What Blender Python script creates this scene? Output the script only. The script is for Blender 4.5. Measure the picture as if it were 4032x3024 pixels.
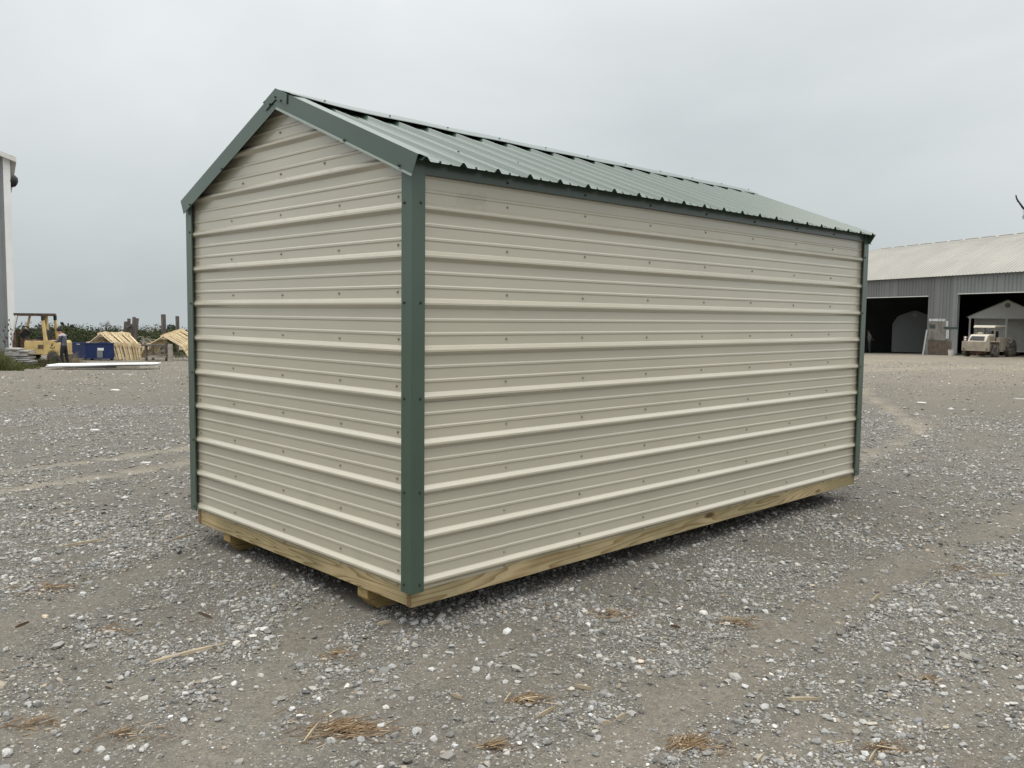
import bpy, bmesh, math, random
import numpy as np
from mathutils import Vector, Matrix

for o in list(bpy.data.objects): bpy.data.objects.remove(o)
S = bpy.context.scene
COL = S.collection
rnd = random.Random(7)
npr = np.random.RandomState(11)
R = math.radians

# ------------------------------------------------------------------ camera
YAW, PITCH, ROLL = R(45.781), R(-4.452), R(0.656)
CAM = Vector((-2.5703, -3.3276, 1.522))
FPX = 3451.84                                   # focal length in pixels of a 4032 wide frame
fw = Vector((math.cos(YAW)*math.cos(PITCH), math.sin(YAW)*math.cos(PITCH), math.sin(PITCH)))
rt0 = Vector((math.sin(YAW), -math.cos(YAW), 0)); up0 = rt0.cross(fw)
rt = rt0*math.cos(ROLL) + up0*math.sin(ROLL); up = -rt0*math.sin(ROLL) + up0*math.cos(ROLL)
cam = bpy.data.cameras.new('Camera'); co = bpy.data.objects.new('Camera', cam); COL.objects.link(co)
cam.sensor_width = 36; cam.lens = FPX/4032*36; cam.clip_end = 6000; cam.clip_start = 0.05
M3 = Matrix((rt, up, -fw)).transposed()
co.matrix_world = Matrix.Translation(CAM) @ M3.to_4x4()
S.camera = co

# ------------------------------------------------------------------ sky, sun, exposure
SUN_EL, SUN_AZ = 76, 215                        # degrees; azimuth of the sun from +X towards +Y
W = bpy.data.worlds.new('World'); S.world = W; W.use_nodes = True
nt = W.node_tree; N = nt.nodes; Lk = nt.links; N.clear()
wo = N.new('ShaderNodeOutputWorld'); bg = N.new('ShaderNodeBackground')
sky = N.new('ShaderNodeTexSky'); sky.sky_type = 'NISHITA'; sky.sun_disc = False
sky.sun_elevation = R(SUN_EL); sky.sun_rotation = R(90-SUN_AZ)
sky.air_density = 1; sky.dust_density = 4
tc = N.new('ShaderNodeTexCoord'); sp = N.new('ShaderNodeSeparateXYZ')
Lk.new(tc.outputs['Generated'], sp.inputs[0])
mp = N.new('ShaderNodeMapping'); mp.inputs['Scale'].default_value = (1.0, 1.0, 2.6)
nz = N.new('ShaderNodeTexNoise'); nz.inputs['Scale'].default_value = 1.7; nz.inputs['Detail'].default_value = 5; nz.inputs['Roughness'].default_value = 0.5; nz.inputs['Distortion'].default_value = .4
Lk.new(tc.outputs['Generated'], mp.inputs[0]); Lk.new(mp.outputs[0], nz.inputs['Vector'])
ma = N.new('ShaderNodeMath'); ma.operation = 'MULTIPLY_ADD'; ma.inputs[1].default_value = 0.46; 
mb = N.new('ShaderNodeMath'); mb.operation = 'ADD'; mb.inputs[1].default_value = -0.22
Lk.new(nz.outputs['Fac'], ma.inputs[0]); Lk.new(sp.outputs['Z'], ma.inputs[2]); Lk.new(ma.outputs[0], mb.inputs[0])
rp = N.new('ShaderNodeValToRGB'); cr = rp.color_ramp
cr.elements[0].position = 0.0; cr.elements[0].color = (.53, .575, .59, 1)
cr.elements[1].position = 1.0; cr.elements[1].color = (2.8, 2.8, 2.8, 1)
e = cr.elements.new(.16); e.color = (.66, .705, .72, 1)
e = cr.elements.new(.38); e.color = (.86, .895, .905, 1)
Lk.new(mb.outputs[0], rp.inputs[0])
sc = N.new('ShaderNodeMixRGB'); sc.blend_type = 'MULTIPLY'; sc.inputs[0].default_value = 1; sc.inputs[2].default_value = (.09, .09, .09, 1)
mx = N.new('ShaderNodeMixRGB'); mx.inputs[0].default_value = .94
Lk.new(sky.outputs[0], sc.inputs[1]); Lk.new(sc.outputs[0], mx.inputs[1]); Lk.new(rp.outputs[0], mx.inputs[2])
Lk.new(mx.outputs[0], bg.inputs[0]); bg.inputs[1].default_value = 1.0; Lk.new(bg.outputs[0], wo.inputs[0])
sl = bpy.data.lights.new('Sun', 'SUN'); sl.energy = 1.5; sl.angle = R(35); sl.color = (1, .96, .9)
so = bpy.data.objects.new('Sun', sl); COL.objects.link(so)
sd = Vector((math.cos(R(SUN_AZ))*math.cos(R(SUN_EL)), math.sin(R(SUN_AZ))*math.cos(R(SUN_EL)), math.sin(R(SUN_EL))))
so.rotation_euler = sd.to_track_quat('Z', 'Y').to_euler()
S.cycles.max_bounces = 5; S.cycles.diffuse_bounces = 3; S.cycles.glossy_bounces = 2; S.cycles.transmission_bounces = 2; S.cycles.caustics_reflective = False; S.cycles.caustics_refractive = False
S.view_settings.view_transform = 'Standard'; S.view_settings.look = 'None'
S.view_settings.exposure = 0.0; S.view_settings.gamma = 1; S.view_settings.use_curve_mapping = False

# ------------------------------------------------------------------ terrain and placing
def sstep(t): t = np.clip(t, 0, 1); return t*t*(3-2*t)
def H(x, y):
    """height of the yard: level round the shed, falling gently behind it, dropping away beyond"""
    sx = .5*((x-3)+np.sqrt((x-3)**2+4)); sy = sstep((y-5)/33)
    r = np.sqrt((x+2)**2+(y+2)**2); far = np.maximum(r-78, 0)
    return -.034-(.0085*np.minimum(sx, 90) + .66*sy) - np.where(far < 300, .00024*far**2, 21.6+.144*(far-300))
def ray(px, py): return fw + rt*((px-2016)/FPX) - up*((py-1512)/FPX)
def at(px, py, Z): return CAM + ray(px, py)*Z
def hit(px, py):
    d = ray(px, py); t = 30.
    for i in range(90):
        P = CAM + d*t; t = max(t + (float(H(P.x, P.y))-P.z)/d.z*.5, .5)
    return CAM+d*t, t
RZ = YAW-math.pi/2                               # local x = to the right of the view, local y = away

# ------------------------------------------------------------------ materials
MATS = {}
def nodes(m): return m.node_tree.nodes, m.node_tree.links
def mat(name, col, rough=.6, metal=0., var=.12, scale=6., bump=0., bscale=40., spec=.5, coat=0., stretch=None, dirt=None, col2=None, detail=6):
    """principled material with noise in colour and relief; stretch = scale of the noise per axis; dirt = (colour, amount, scale)"""
    if name in MATS: return MATS[name]
    m = bpy.data.materials.new(name); m.use_nodes = True; n, l = nodes(m); b = n['Principled BSDF']
    b.inputs['Roughness'].default_value = rough; b.inputs['Metallic'].default_value = metal
    b.inputs['Specular IOR Level'].default_value = spec; b.inputs['Coat Weight'].default_value = coat; b.inputs['Coat Roughness'].default_value = .14
    t = n.new('ShaderNodeTexCoord'); mpn = n.new('ShaderNodeMapping'); l.new(t.outputs['Object'], mpn.inputs[0])
    if stretch: mpn.inputs['Scale'].default_value = stretch
    z = n.new('ShaderNodeTexNoise'); z.inputs['Scale'].default_value = scale; z.inputs['Detail'].default_value = detail; l.new(mpn.outputs[0], z.inputs['Vector'])
    r = n.new('ShaderNodeValToRGB'); c2 = col2 or tuple(c*(1-var*2) for c in col); c1 = col if col2 else tuple(min(c*(1+var), 1) for c in col)
    r.color_ramp.elements[0].position = .3; r.color_ramp.elements[1].position = .7
    r.color_ramp.elements[0].color = (*c2, 1); r.color_ramp.elements[1].color = (*c1, 1)
    l.new(z.outputs['Fac'], r.inputs[0]); out = r.outputs[0]
    if dirt:
        z2 = n.new('ShaderNodeTexNoise'); z2.inputs['Scale'].default_value = dirt[2]; z2.inputs['Detail'].default_value = 8; z2.inputs['Roughness'].default_value = .65; l.new(t.outputs['Object'], z2.inputs['Vector'])
        q = n.new('ShaderNodeValToRGB'); q.color_ramp.elements[0].position = .62-dirt[1]*.3; q.color_ramp.elements[1].position = .78-dirt[1]*.3
        l.new(z2.outputs['Fac'], q.inputs[0]); x = n.new('ShaderNodeMixRGB'); x.inputs[2].default_value = (*dirt[0], 1)
        l.new(q.outputs[0], x.inputs[0]); l.new(out, x.inputs[1]); out = x.outputs[0]
    l.new(out, b.inputs['Base Color'])
    if bump:
        z3 = n.new('ShaderNodeTexNoise'); z3.inputs['Scale'].default_value = bscale; z3.inputs['Detail'].default_value = 5; l.new(mpn.outputs[0], z3.inputs['Vector'])
        bu = n.new('ShaderNodeBump'); bu.inputs['Strength'].default_value = bump; bu.inputs['Distance'].default_value = .01
        l.new(z3.outputs['Fac'], bu.inputs['Height']); l.new(bu.outputs[0], b.inputs['Normal'])
    MATS[name] = m; return m

def wood_mat(name, light, dark, axis, ring=26., knots=True, offs=(0, 0, 0)):
    """sawn softwood: growth lines along one axis, knots, fine fibres"""
    m = bpy.data.materials.new(name); m.use_nodes = True; n, l = nodes(m); b = n['Principled BSDF']; b.inputs['Roughness'].default_value = .72; b.inputs['Specular IOR Level'].default_value = .25
    t = n.new('ShaderNodeTexCoord'); mpn = n.new('ShaderNodeMapping'); l.new(t.outputs['Object'], mpn.inputs[0])
    s = [1, 1, 1]; s[axis] = .055; mpn.inputs['Scale'].default_value = s; mpn.inputs['Location'].default_value = offs
    z = n.new('ShaderNodeTexNoise'); z.inputs['Scale'].default_value = 7; z.inputs['Detail'].default_value = 2; l.new(mpn.outputs[0], z.inputs['Vector'])
    mu = n.new('ShaderNodeMath'); mu.operation = 'MULTIPLY'; mu.inputs[1].default_value = ring; l.new(z.outputs['Fac'], mu.inputs[0])
    fr = n.new('ShaderNodeMath'); fr.operation = 'FRACT'; l.new(mu.outputs[0], fr.inputs[0])
    r = n.new('ShaderNodeValToRGB'); r.color_ramp.elements[0].color = (*light, 1); r.color_ramp.elements[1].color = (*dark, 1); r.color_ramp.elements[0].position = .45; r.color_ramp.elements[1].position = .93
    l.new(fr.outputs[0], r.inputs[0]); out = r.outputs[0]
    z4 = n.new('ShaderNodeTexNoise'); z4.inputs['Scale'].default_value = 2.2; z4.inputs['Detail'].default_value = 4; l.new(t.outputs['Object'], z4.inputs['Vector'])
    r4 = n.new('ShaderNodeValToRGB'); r4.color_ramp.elements[0].color = (.66, .68, .62, 1); r4.color_ramp.elements[1].color = (1.08, 1.05, 1, 1); r4.color_ramp.elements[0].position = .35; r4.color_ramp.elements[1].position = .65
    l.new(z4.outputs['Fac'], r4.inputs[0]); x4 = n.new('ShaderNodeMixRGB'); x4.blend_type = 'MULTIPLY'; x4.inputs[0].default_value = 1; l.new(out, x4.inputs[1]); l.new(r4.outputs[0], x4.inputs[2]); out = x4.outputs[0]
    if knots:
        m2 = n.new('ShaderNodeMapping'); s2 = [1, 1, 1]; s2[axis] = .3; m2.inputs['Scale'].default_value = s2; m2.inputs['Location'].default_value = (.37, .11, .2); l.new(t.outputs['Object'], m2.inputs[0])
        v = n.new('ShaderNodeTexVoronoi'); v.inputs['Scale'].default_value = 5; l.new(m2.outputs[0], v.inputs['Vector'])
        rk = n.new('ShaderNodeValToRGB'); rk.color_ramp.elements[0].position = .075; rk.color_ramp.elements[1].position = .13; rk.color_ramp.elements[0].color = (1, 1, 1, 1); rk.color_ramp.elements[1].color = (0, 0, 0, 1)
        l.new(v.outputs['Distance'], rk.inputs[0]); xk = n.new('ShaderNodeMixRGB'); xk.inputs[2].default_value = (.09, .055, .025, 1); l.new(rk.outputs[0], xk.inputs[0]); l.new(out, xk.inputs[1]); out = xk.outputs[0]
    l.new(out, b.inputs['Base Color'])
    bu = n.new('ShaderNodeBump'); bu.inputs['Strength'].default_value = .25; bu.inputs['Distance'].default_value = .003; l.new(fr.outputs[0], bu.inputs['Height']); l.new(bu.outputs[0], b.inputs['Normal'])
    return m

tan_steel = mat('tan_steel', (.446, .415, .324), rough=.4, var=.03, scale=1.3, bump=.10, bscale=1.7, spec=.5, coat=1., dirt=((.40, .375, .285), .06, 1.7))
def add_smudge(m, centre, size, col):
    n, l = nodes(m); b = n['Principled BSDF']; src = b.inputs['Base Color'].links[0].from_socket
    t = n.new('ShaderNodeTexCoord'); mpn = n.new('ShaderNodeMapping'); mpn.vector_type = 'TEXTURE'; mpn.inputs['Location'].default_value = centre; mpn.inputs['Scale'].default_value = size; l.new(t.outputs['Object'], mpn.inputs[0])
    g = n.new('ShaderNodeTexGradient'); g.gradient_type = 'SPHERICAL'; l.new(mpn.outputs[0], g.inputs[0])
    z = n.new('ShaderNodeTexNoise'); z.inputs['Scale'].default_value = 34; z.inputs['Detail'].default_value = 7; z.inputs['Roughness'].default_value = .7; l.new(t.outputs['Object'], z.inputs['Vector'])
    mu = n.new('ShaderNodeMath'); mu.operation = 'MULTIPLY'; l.new(g.outputs['Fac'], mu.inputs[0]); l.new(z.outputs['Fac'], mu.inputs[1])
    r = n.new('ShaderNodeValToRGB'); r.color_ramp.elements[0].position = .26; r.color_ramp.elements[1].position = .42; r.color_ramp.elements[1].color = (.2, .2, .2, 1); l.new(mu.outputs[0], r.inputs[0])
    x = n.new('ShaderNodeMixRGB'); x.inputs[2].default_value = (*col, 1); l.new(r.outputs[0], x.inputs[0]); l.new(src, x.inputs[1]); l.new(x.outputs[0], b.inputs['Base Color'])
add_smudge(tan_steel, (.40, 0, 2.10), (.34, .3, .10), (.13, .12, .10))
green_steel = mat('green_steel', (.054, .086, .063), rough=.3, var=.06, scale=2, bump=.05, bscale=4, spec=.5, coat=.28)
tan_screw = mat('tan_screw', (.34, .315, .245), rough=.4, var=.1, metal=.3)
green_screw = mat('green_screw', (.028, .042, .034), rough=.4, var=.1)
pine_long = wood_mat('treated_pine', (.41, .335, .20), (.25, .18, .09), 0)
pine_gable = wood_mat('treated_pine_gable', (.42, .34, .20), (.24, .17, .085), 1, offs=(.3, .7, .1))
skid_wood = wood_mat('skid_wood', (.40, .29, .13), (.26, .18, .08), 0)
inner_wood = mat('inner_wood', (.18, .13, .08), rough=.8)
end_grain = mat('end_grain', (.20, .125, .055), rough=.8, var=.2, scale=60)

# ------------------------------------------------------------------ mesh helpers
class MB:
    def __init__(s): s.v = []; s.f = []
    def add(s, vs, fs): o = len(s.v); s.v += [tuple(p) for p in vs]; s.f += [tuple(i+o for i in q) for q in fs]; return s
    def box(s, x0, x1, y0, y1, z0, z1):
        return s.add([(x0, y0, z0), (x1, y0, z0), (x1, y1, z0), (x0, y1, z0), (x0, y0, z1), (x1, y0, z1), (x1, y1, z1), (x0, y1, z1)],
                     [(3, 2, 1, 0), (4, 5, 6, 7), (0, 1, 5, 4), (1, 2, 6, 5), (2, 3, 7, 6), (3, 0, 4, 7)])
    def beam(s, a, b, w, h, hint=(0, 0, 1)):
        a = Vector(a); b = Vector(b); d = (b-a).normalized(); k = Vector(hint)
        if abs(d.dot(k)) > .95: k = Vector((0, 1, 0))
        x = d.cross(k).normalized()*w/2; y = x.cross(d).normalized()*h/2
        return s.add([a-x-y, a+x-y, a+x+y, a-x+y, b-x-y, b+x-y, b+x+y, b-x+y], [(3, 2, 1, 0), (4, 5, 6, 7), (0, 1, 5, 4), (1, 2, 6, 5), (2, 3, 7, 6), (3, 0, 4, 7)])
    def prism(s, poly, a, b, axis):
        """poly: 2D points in the other two axes (in x, y, z order) pushed from a to b along axis"""
        def P(p, t): q = list(p); q.insert(axis, t); return tuple(q)
        n = len(poly); vs = [P(p, a) for p in poly]+[P(p, b) for p in poly]
        return s.add(vs, [tuple(range(n))[::-1], tuple(range(n, 2*n))]+[(i, (i+1) % n, n+(i+1) % n, n+i) for i in range(n)])
    def tube(s, pts, rad, n=8, caps=True):
        pts = [Vector(p) for p in pts]; rad = rad if isinstance(rad, (list, tuple)) else [rad]*len(pts); vs = []; fs = []
        for i, p in enumerate(pts):
            d = (pts[min(i+1, len(pts)-1)]-pts[max(i-1, 0)]).normalized(); k = Vector((0, 0, 1)) if abs(d.z) < .9 else Vector((1, 0, 0))
            x = d.cross(k).normalized(); y = x.cross(d)
            for j in range(n): a = 2*math.pi*j/n; vs.append(p+x*(math.cos(a)*rad[i])+y*(math.sin(a)*rad[i]))
        for i in range(len(pts)-1):
            for j in range(n): fs.append((i*n+j, i*n+(j+1) % n, (i+1)*n+(j+1) % n, (i+1)*n+j))
        if caps: fs += [tuple(range(n))[::-1], tuple(range((len(pts)-1)*n, len(pts)*n))]
        return s.add(vs, fs)
    def lathe(s, prof, c, axis, n=24):
        """prof: (along axis, radius) pairs, revolved about axis through c"""
        c = Vector(c); a = Vector(axis).normalized(); k = Vector((0, 0, 1)) if abs(a.z) < .9 else Vector((1, 0, 0)); x = a.cross(k).normalized(); y = a.cross(x); vs = []; fs = []
        for h, r in prof:
            for j in range(n): t = 2*math.pi*j/n; vs.append(c+a*h+x*(r*math.cos(t))+y*(r*math.sin(t)))
        m = len(prof)
        for i in range(m-1):
            for j in range(n): fs.append((i*n+j, i*n+(j+1) % n, (i+1)*n+(j+1) % n, (i+1)*n+j))
        fs += [tuple(range(n))[::-1], tuple(range((m-1)*n, m*n))]
        return s.add(vs, fs)
    def mesh(s, name): m = bpy.data.meshes.new(name); m.from_pydata(s.v, [], s.f); m.update(); return m
    def build(s, name, material, parent=None, bevel=0, smooth=False, solid=0):
        return link(name, s.mesh(name), material, parent, bevel, smooth, solid)
def link(name, me, material, parent=None, bevel=0, smooth=False, solid=0):
    if not me.materials: me.materials.append(material)
    o = bpy.data.objects.new(name, me); COL.objects.link(o)
    if parent: o.parent = parent
    bm = bmesh.new(); bm.from_mesh(me); bmesh.ops.recalc_face_normals(bm, faces=bm.faces); bm.to_mesh(me); bm.free()
    if solid: q = o.modifiers.new('Solidify', 'SOLIDIFY'); q.thickness = solid; q.offset = -1
    if bevel: q = o.modifiers.new('Bevel', 'BEVEL'); q.width = bevel; q.segments = 2; q.limit_method = 'ANGLE'
    if smooth:
        for p in me.polygons: p.use_smooth = True
    return o
def dup(o, parent=None, loc=None, rot=None):
    c = o.copy(); COL.objects.link(c)
    if parent: c.parent = parent
    if loc is not None: c.location = loc
    if rot is not None: c.rotation_euler = rot
    return c
def tag(o, label, cat, group=None, kind=None):
    if label: o['label'] = label
    if cat: o['category'] = cat
    if group: o['group'] = group
    if kind: o['kind'] = kind
    return o
def thing(name, label, cat, loc=(0, 0, 0), rz=0, group=None):
    o = bpy.data.objects.new(name, None); COL.objects.link(o); o.location = loc; o.rotation_euler = (0, 0, rz); o.empty_display_size = .1
    return tag(o, label, cat, group)
def bulk(name, verts, faces, material, cols=None, smooth=False):
    """large triangle or quad mesh straight from arrays"""
    me = bpy.data.meshes.new(name); nv = len(verts); nf, k = faces.shape
    me.vertices.add(nv); me.vertices.foreach_set('co', verts.astype(np.float32).ravel())
    me.loops.add(nf*k); me.loops.foreach_set('vertex_index', faces.astype(np.int32).ravel())
    me.polygons.add(nf); me.polygons.foreach_set('loop_start', np.arange(0, nf*k, k, dtype=np.int32))
    me.polygons.foreach_set('use_smooth', np.full(nf, smooth))
    if cols is not None:
        a = me.color_attributes.new('tint', 'FLOAT_COLOR', 'POINT'); a.data.foreach_set('color', np.c_[cols, np.ones(nv)].astype(np.float32).ravel())
    me.update(calc_edges=True); me.validate(); me.materials.append(material)
    o = bpy.data.objects.new(name, me); COL.objects.link(o); return o
def tint_mat(name, rough=.8, spec=.3, trans=0.):
    m = bpy.data.materials.new(name); m.use_nodes = True; n, l = nodes(m); b = n['Principled BSDF']; b.inputs['Roughness'].default_value = rough; b.inputs['Specular IOR Level'].default_value = spec
    a = n.new('ShaderNodeAttribute'); a.attribute_name = 'tint'; l.new(a.outputs['Color'], b.inputs['Base Color']); 
    if trans:
        tr = n.new('ShaderNodeBsdfTranslucent'); l.new(a.outputs['Color'], tr.inputs[0]); ad = n.new('ShaderNodeMixShader'); ad.inputs[0].default_value = trans
        l.new(b.outputs[0], ad.inputs[1]); l.new(tr.outputs[0], ad.inputs[2]); l.new(ad.outputs[0], n['Material Output'].inputs[0])
    return m

# smooth value noise for scattering, in plan
def vnoise(x, y, seed=0):
    xi = np.floor(x).astype(np.int64); yi = np.floor(y).astype(np.int64); fx = sstep(x-xi); fy = sstep(y-yi)
    def h(a, b):
        k = (a*374761393 + b*668265263 + seed*974711) & 0x7fffffff; k = (k ^ (k >> 13))*1274126177 & 0x7fffffff
        return ((k ^ (k >> 16)) & 0xffff)/65535.
    return (h(xi, yi)*(1-fx)+h(xi+1, yi)*fx)*(1-fy)+(h(xi, yi+1)*(1-fx)+h(xi+1, yi+1)*fx)*fy
def fbm(x, y, seed=0, o=4):
    s = 0; a = .5
    for i in range(o): s = s+a*vnoise(x*2**i, y*2**i, seed+i); a *= .5
    return s

# ------------------------------------------------------------------ the yard
# wheel tracks worn into the gravel: (points, half width, strength)
TRACKS = [([(-3.5, 4.6), (-.42, 5.07), (.27, 5.19), (1.34, 5.5), (4, 6.3), (8, 9)], .11, 1.0),
          ([(-3.2, 5.8), (.58, 6.24), (1.79, 6.5), (4, 7.4), (7, 9.5)], .11, 1.0),
          ([(-4, 0.1), (-2.08, 1.03), (-1.43, 1.45), (-.96, 1.68), (-.43, 1.95), (.07, 2.06), (1.5, 2.4)], .17, .9),
          ([(-2.4, -1.5), (-1.66, -.81), (-1.26, -.48), (-1, -.21), (-.63, .13), (-.3, .4), (-.01, .63), (1.5, 1.3)], .17, 1.0),
          ([(-3, 0), (-2.13, .12), (-1.74, .21), (-1.52, .19), (-1.26, .25), (-.99, .23)], .13, .7),
          ([(-1.6, -1.6), (-.48, -1.42), (.13, -1.39), (.73, -1.29), (1.12, -1.24), (1.94, -1.17), (3.14, -1.13), (5.64, -1.24), (10, -1.8)], .16, .95),
          ([(-.6, -1.8), (-.23, -1.76), (.14, -1.75), (.58, -1.9), (1.07, -2.08), (3, -2.6)], .12, .8),
          ([(-1.07, -.64), (-.7, -.5), (.04, -.31), (.56, -.31)], .12, .5),
          ([(22, 8), (16.62, 5.11), (12.43, 2.54), (10.78, 1.72), (10.2, 1.5)], .13, 1.0), ([(10, 1.5), (9.51, 1.39), (7.31, 1.04), (5.2, .9)], .11, .7),
          ([(20, 12.5), (28.4, 10.3), (39.8, 8.4), (50, 6)], .7, .8), ([(6, -3), (9, .2), (14, 3), (24, 6), (36, 8)], .5, .35)]
def track_mask(x, y, tracks=None):
    m = np.zeros_like(x); wob = (fbm(x*1.3, y*1.3, 40)-.47)*.5+(fbm(x*6, y*6, 47)-.47)*.8
    for pts, hw, st in (tracks or TRACKS):
        d = np.full_like(x, 1e9)
        for (ax, ay), (bx, by) in zip(pts[:-1], pts[1:]):
            dx, dy = bx-ax, by-ay; t = np.clip(((x-ax)*dx+(y-ay)*dy)/(dx*dx+dy*dy), 0, 1); d = np.minimum(d, np.hypot(x-ax-t*dx, y-ay-t*dy))
        m = np.maximum(m, st*sstep(1.45-(d+wob*hw*2)/hw))
    return m
def relief(x, y):
    r = np.hypot(x+2.6, y+3.3); a = np.clip(1.3-r/40, .15, 1)
    k = np.clip(np.maximum(np.maximum(-x-.2, x-5.1), np.maximum(-y-.2, y-2.6)), 0, .6)/.6
    return a*(.25+.75*k)*((fbm(x*1.1, y*1.1, 3)-.47)*.05+(fbm(x*5, y*5, 9)-.47)*.022)-.012*track_mask(x, y)
def ground_z(x, y): return H(x, y)+relief(x, y)*np.clip((np.hypot(x+2.6, y+3.3)-.1), 0, 1)

gm = bpy.data.materials.new('gravel_ground'); gm.use_nodes = True; n, l = nodes(gm); b = n['Principled BSDF']; b.inputs['Roughness'].default_value = .95; b.inputs['Specular IOR Level'].default_value = .15
geo = n.new('ShaderNodeNewGeometry'); P = geo.outputs['Position']
def noise(scale, detail=6, rough=.55, stretch=None):
    z = n.new('ShaderNodeTexNoise'); z.inputs['Scale'].default_value = scale; z.inputs['Detail'].default_value = detail; z.inputs['Roughness'].default_value = rough
    if stretch: q = n.new('ShaderNodeMapping'); q.inputs['Rotation'].default_value = (0, 0, stretch[0]); q.inputs['Scale'].default_value = (stretch[1], stretch[2], 1); l.new(P, q.inputs[0]); l.new(q.outputs[0], z.inputs['Vector'])
    else: l.new(P, z.inputs['Vector'])
    return z.outputs['Fac']
def ramp(s, *st):
    r = n.new('ShaderNodeValToRGB'); e = r.color_ramp.elements
    while len(e) < len(st): e.new(.5)
    for k, (p, c) in enumerate(st): e[k].position = p; e[k].color = (*c, 1) if isinstance(c, tuple) else (c, c, c, 1)
    l.new(s, r.inputs[0]); return r.outputs[0]
def mixc(f, a, b_, mode='MIX'):
    x = n.new('ShaderNodeMixRGB'); x.blend_type = mode
    for i, v in enumerate((f, a, b_)):
        if isinstance(v, (int, float)): x.inputs[i].default_value = v if i == 0 else (v, v, v, 1)
        elif isinstance(v, tuple): x.inputs[i].default_value = (*v, 1)
        else: l.new(v, x.inputs[i])
    return x.outputs[0]
base = ramp(noise(.55, 8, .6), (.32, (.158, .149, .134)), (.5, (.145, .139, .128)), (.68, (.172, .161, .143)))
base = mixc(ramp(noise(.09, 5, .5), (.42, 0.), (.62, .55)), base, (.17, .15, .124))
base = mixc(ramp(noise(2.1, 8, .65, (.7, .45, 1.)), (.52, 0.), (.7, .5)), base, (.135, .106, .08))
v1 = n.new('ShaderNodeTexVoronoi'); v1.inputs['Scale'].default_value = 62; l.new(P, v1.inputs['Vector'])
v2 = n.new('ShaderNodeTexVoronoi'); v2.inputs['Scale'].default_value = 150; l.new(P, v2.inputs['Vector'])
sx1 = n.new('ShaderNodeSeparateXYZ'); l.new(v1.outputs['Color'], sx1.inputs[0]); sx2 = n.new('ShaderNodeSeparateXYZ'); l.new(v2.outputs['Color'], sx2.inputs[0])
st1 = ramp(sx1.outputs[0], (0., (.10,.095,.087)), (.45, (.19,.182,.17)), (.8, (.28,.27,.255)), (1., (.44,.43,.405))); st2 = ramp(sx2.outputs[0], (0., (.09,.085,.077)), (.5, (.18,.172,.158)), (1., (.34,.33,.31)))
def cell(v, sx):
    a_ = n.new('ShaderNodeMath'); a_.operation = 'MULTIPLY_ADD'; a_.inputs[1].default_value = .42; a_.inputs[2].default_value = .16; l.new(sx.outputs[1], a_.inputs[0])
    d_ = n.new('ShaderNodeMath'); d_.operation = 'SUBTRACT'; l.new(a_.outputs[0], d_.inputs[0]); l.new(v.outputs['Distance'], d_.inputs[1])
    return ramp(d_.outputs[0], (.0, 0.), (.09, 1.))
pb1 = cell(v1, sx1); pb2 = cell(v2, sx2)
gravelc = mixc(pb1, mixc(pb2, (.112, .107, .098), st2), st1)
ta = n.new('ShaderNodeAttribute'); ta.attribute_name = 'tint'; sxt = n.new('ShaderNodeSeparateXYZ'); l.new(ta.outputs['Color'], sxt.inputs[0])
gam = ramp(noise(3.3, 6, .6), (.34, .4), (.6, 1.)); inv = n.new('ShaderNodeMath'); inv.operation = 'MULTIPLY_ADD'; inv.inputs[1].default_value = -.42; inv.inputs[2].default_value = 1; l.new(sxt.outputs[0], inv.inputs[0])
gf = n.new('ShaderNodeMath'); gf.operation = 'MULTIPLY'; l.new(gam, gf.inputs[0]); l.new(inv.outputs[0], gf.inputs[1])
c = mixc(gf.outputs[0], base, gravelc)
tf = n.new('ShaderNodeMath'); tf.operation = 'MULTIPLY'; tf.inputs[1].default_value = .42; l.new(sxt.outputs[0], tf.inputs[0])
c = mixc(tf.outputs[0], c, ramp(noise(4, 6), (.3, (.165, .155, .138)), (.7, (.215, .20, .176))))
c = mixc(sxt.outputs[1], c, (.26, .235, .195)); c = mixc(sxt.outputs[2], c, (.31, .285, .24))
c = mixc(1., c, ramp(noise(34, 5, .7), (.3, (.72, .70, .645)), (.7, (1.23, 1.205, 1.115))), 'MULTIPLY')
l.new(c, b.inputs['Base Color'])
bu = n.new('ShaderNodeBump'); bu.inputs['Strength'].default_value = .8; bu.inputs['Distance'].default_value = .006
hsum = n.new('ShaderNodeMath'); hsum.operation = 'MULTIPLY_ADD'; hsum.inputs[1].default_value = .6; l.new(pb2, hsum.inputs[0]); l.new(pb1, hsum.inputs[2]); l.new(hsum.outputs[0], bu.inputs['Height']); l.new(bu.outputs[0], b.inputs['Normal'])
NA = 420
rad = np.concatenate([[0.3], np.geomspace(.6, 40, 210), np.geomspace(41.5, 2600, 70)]); ang = np.linspace(0, 2*math.pi, NA, endpoint=False)
rr, aa = np.meshgrid(rad, ang, indexing='ij'); gx = (CAM.x+rr*np.cos(aa)).ravel(); gy = (CAM.y+rr*np.sin(aa)).ravel(); gz = ground_z(gx, gy)
nr = len(rad); i, j = np.meshgrid(np.arange(nr-1), np.arange(NA), indexing='ij'); j2 = (j+1) % NA
gf4 = np.stack([i*NA+j, (i+1)*NA+j, (i+1)*NA+j2, i*NA+j2], -1).reshape(-1, 4)
tm = track_mask(gx, gy); rc = np.hypot(gx-CAM.x, gy-CAM.y); dust_and_far_pale = np.maximum(sstep((gx-8)/30)*sstep((30-gy)/14)*.8, sstep((rc-8)/26)*.36)*np.clip(.4+fbm(gx*.35, gy*.35, 71)*1.2, 0, 1.2)  # dust before the barn, plus ground painted paler with distance for the grazing view
pale = track_mask(gx, gy, [TRACKS[i_] for i_ in (0, 1, 8, 9, 10)])*.6*np.clip(fbm(gx*2.3, gy*2.3, 61)*3-.7, 0, 1)
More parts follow.
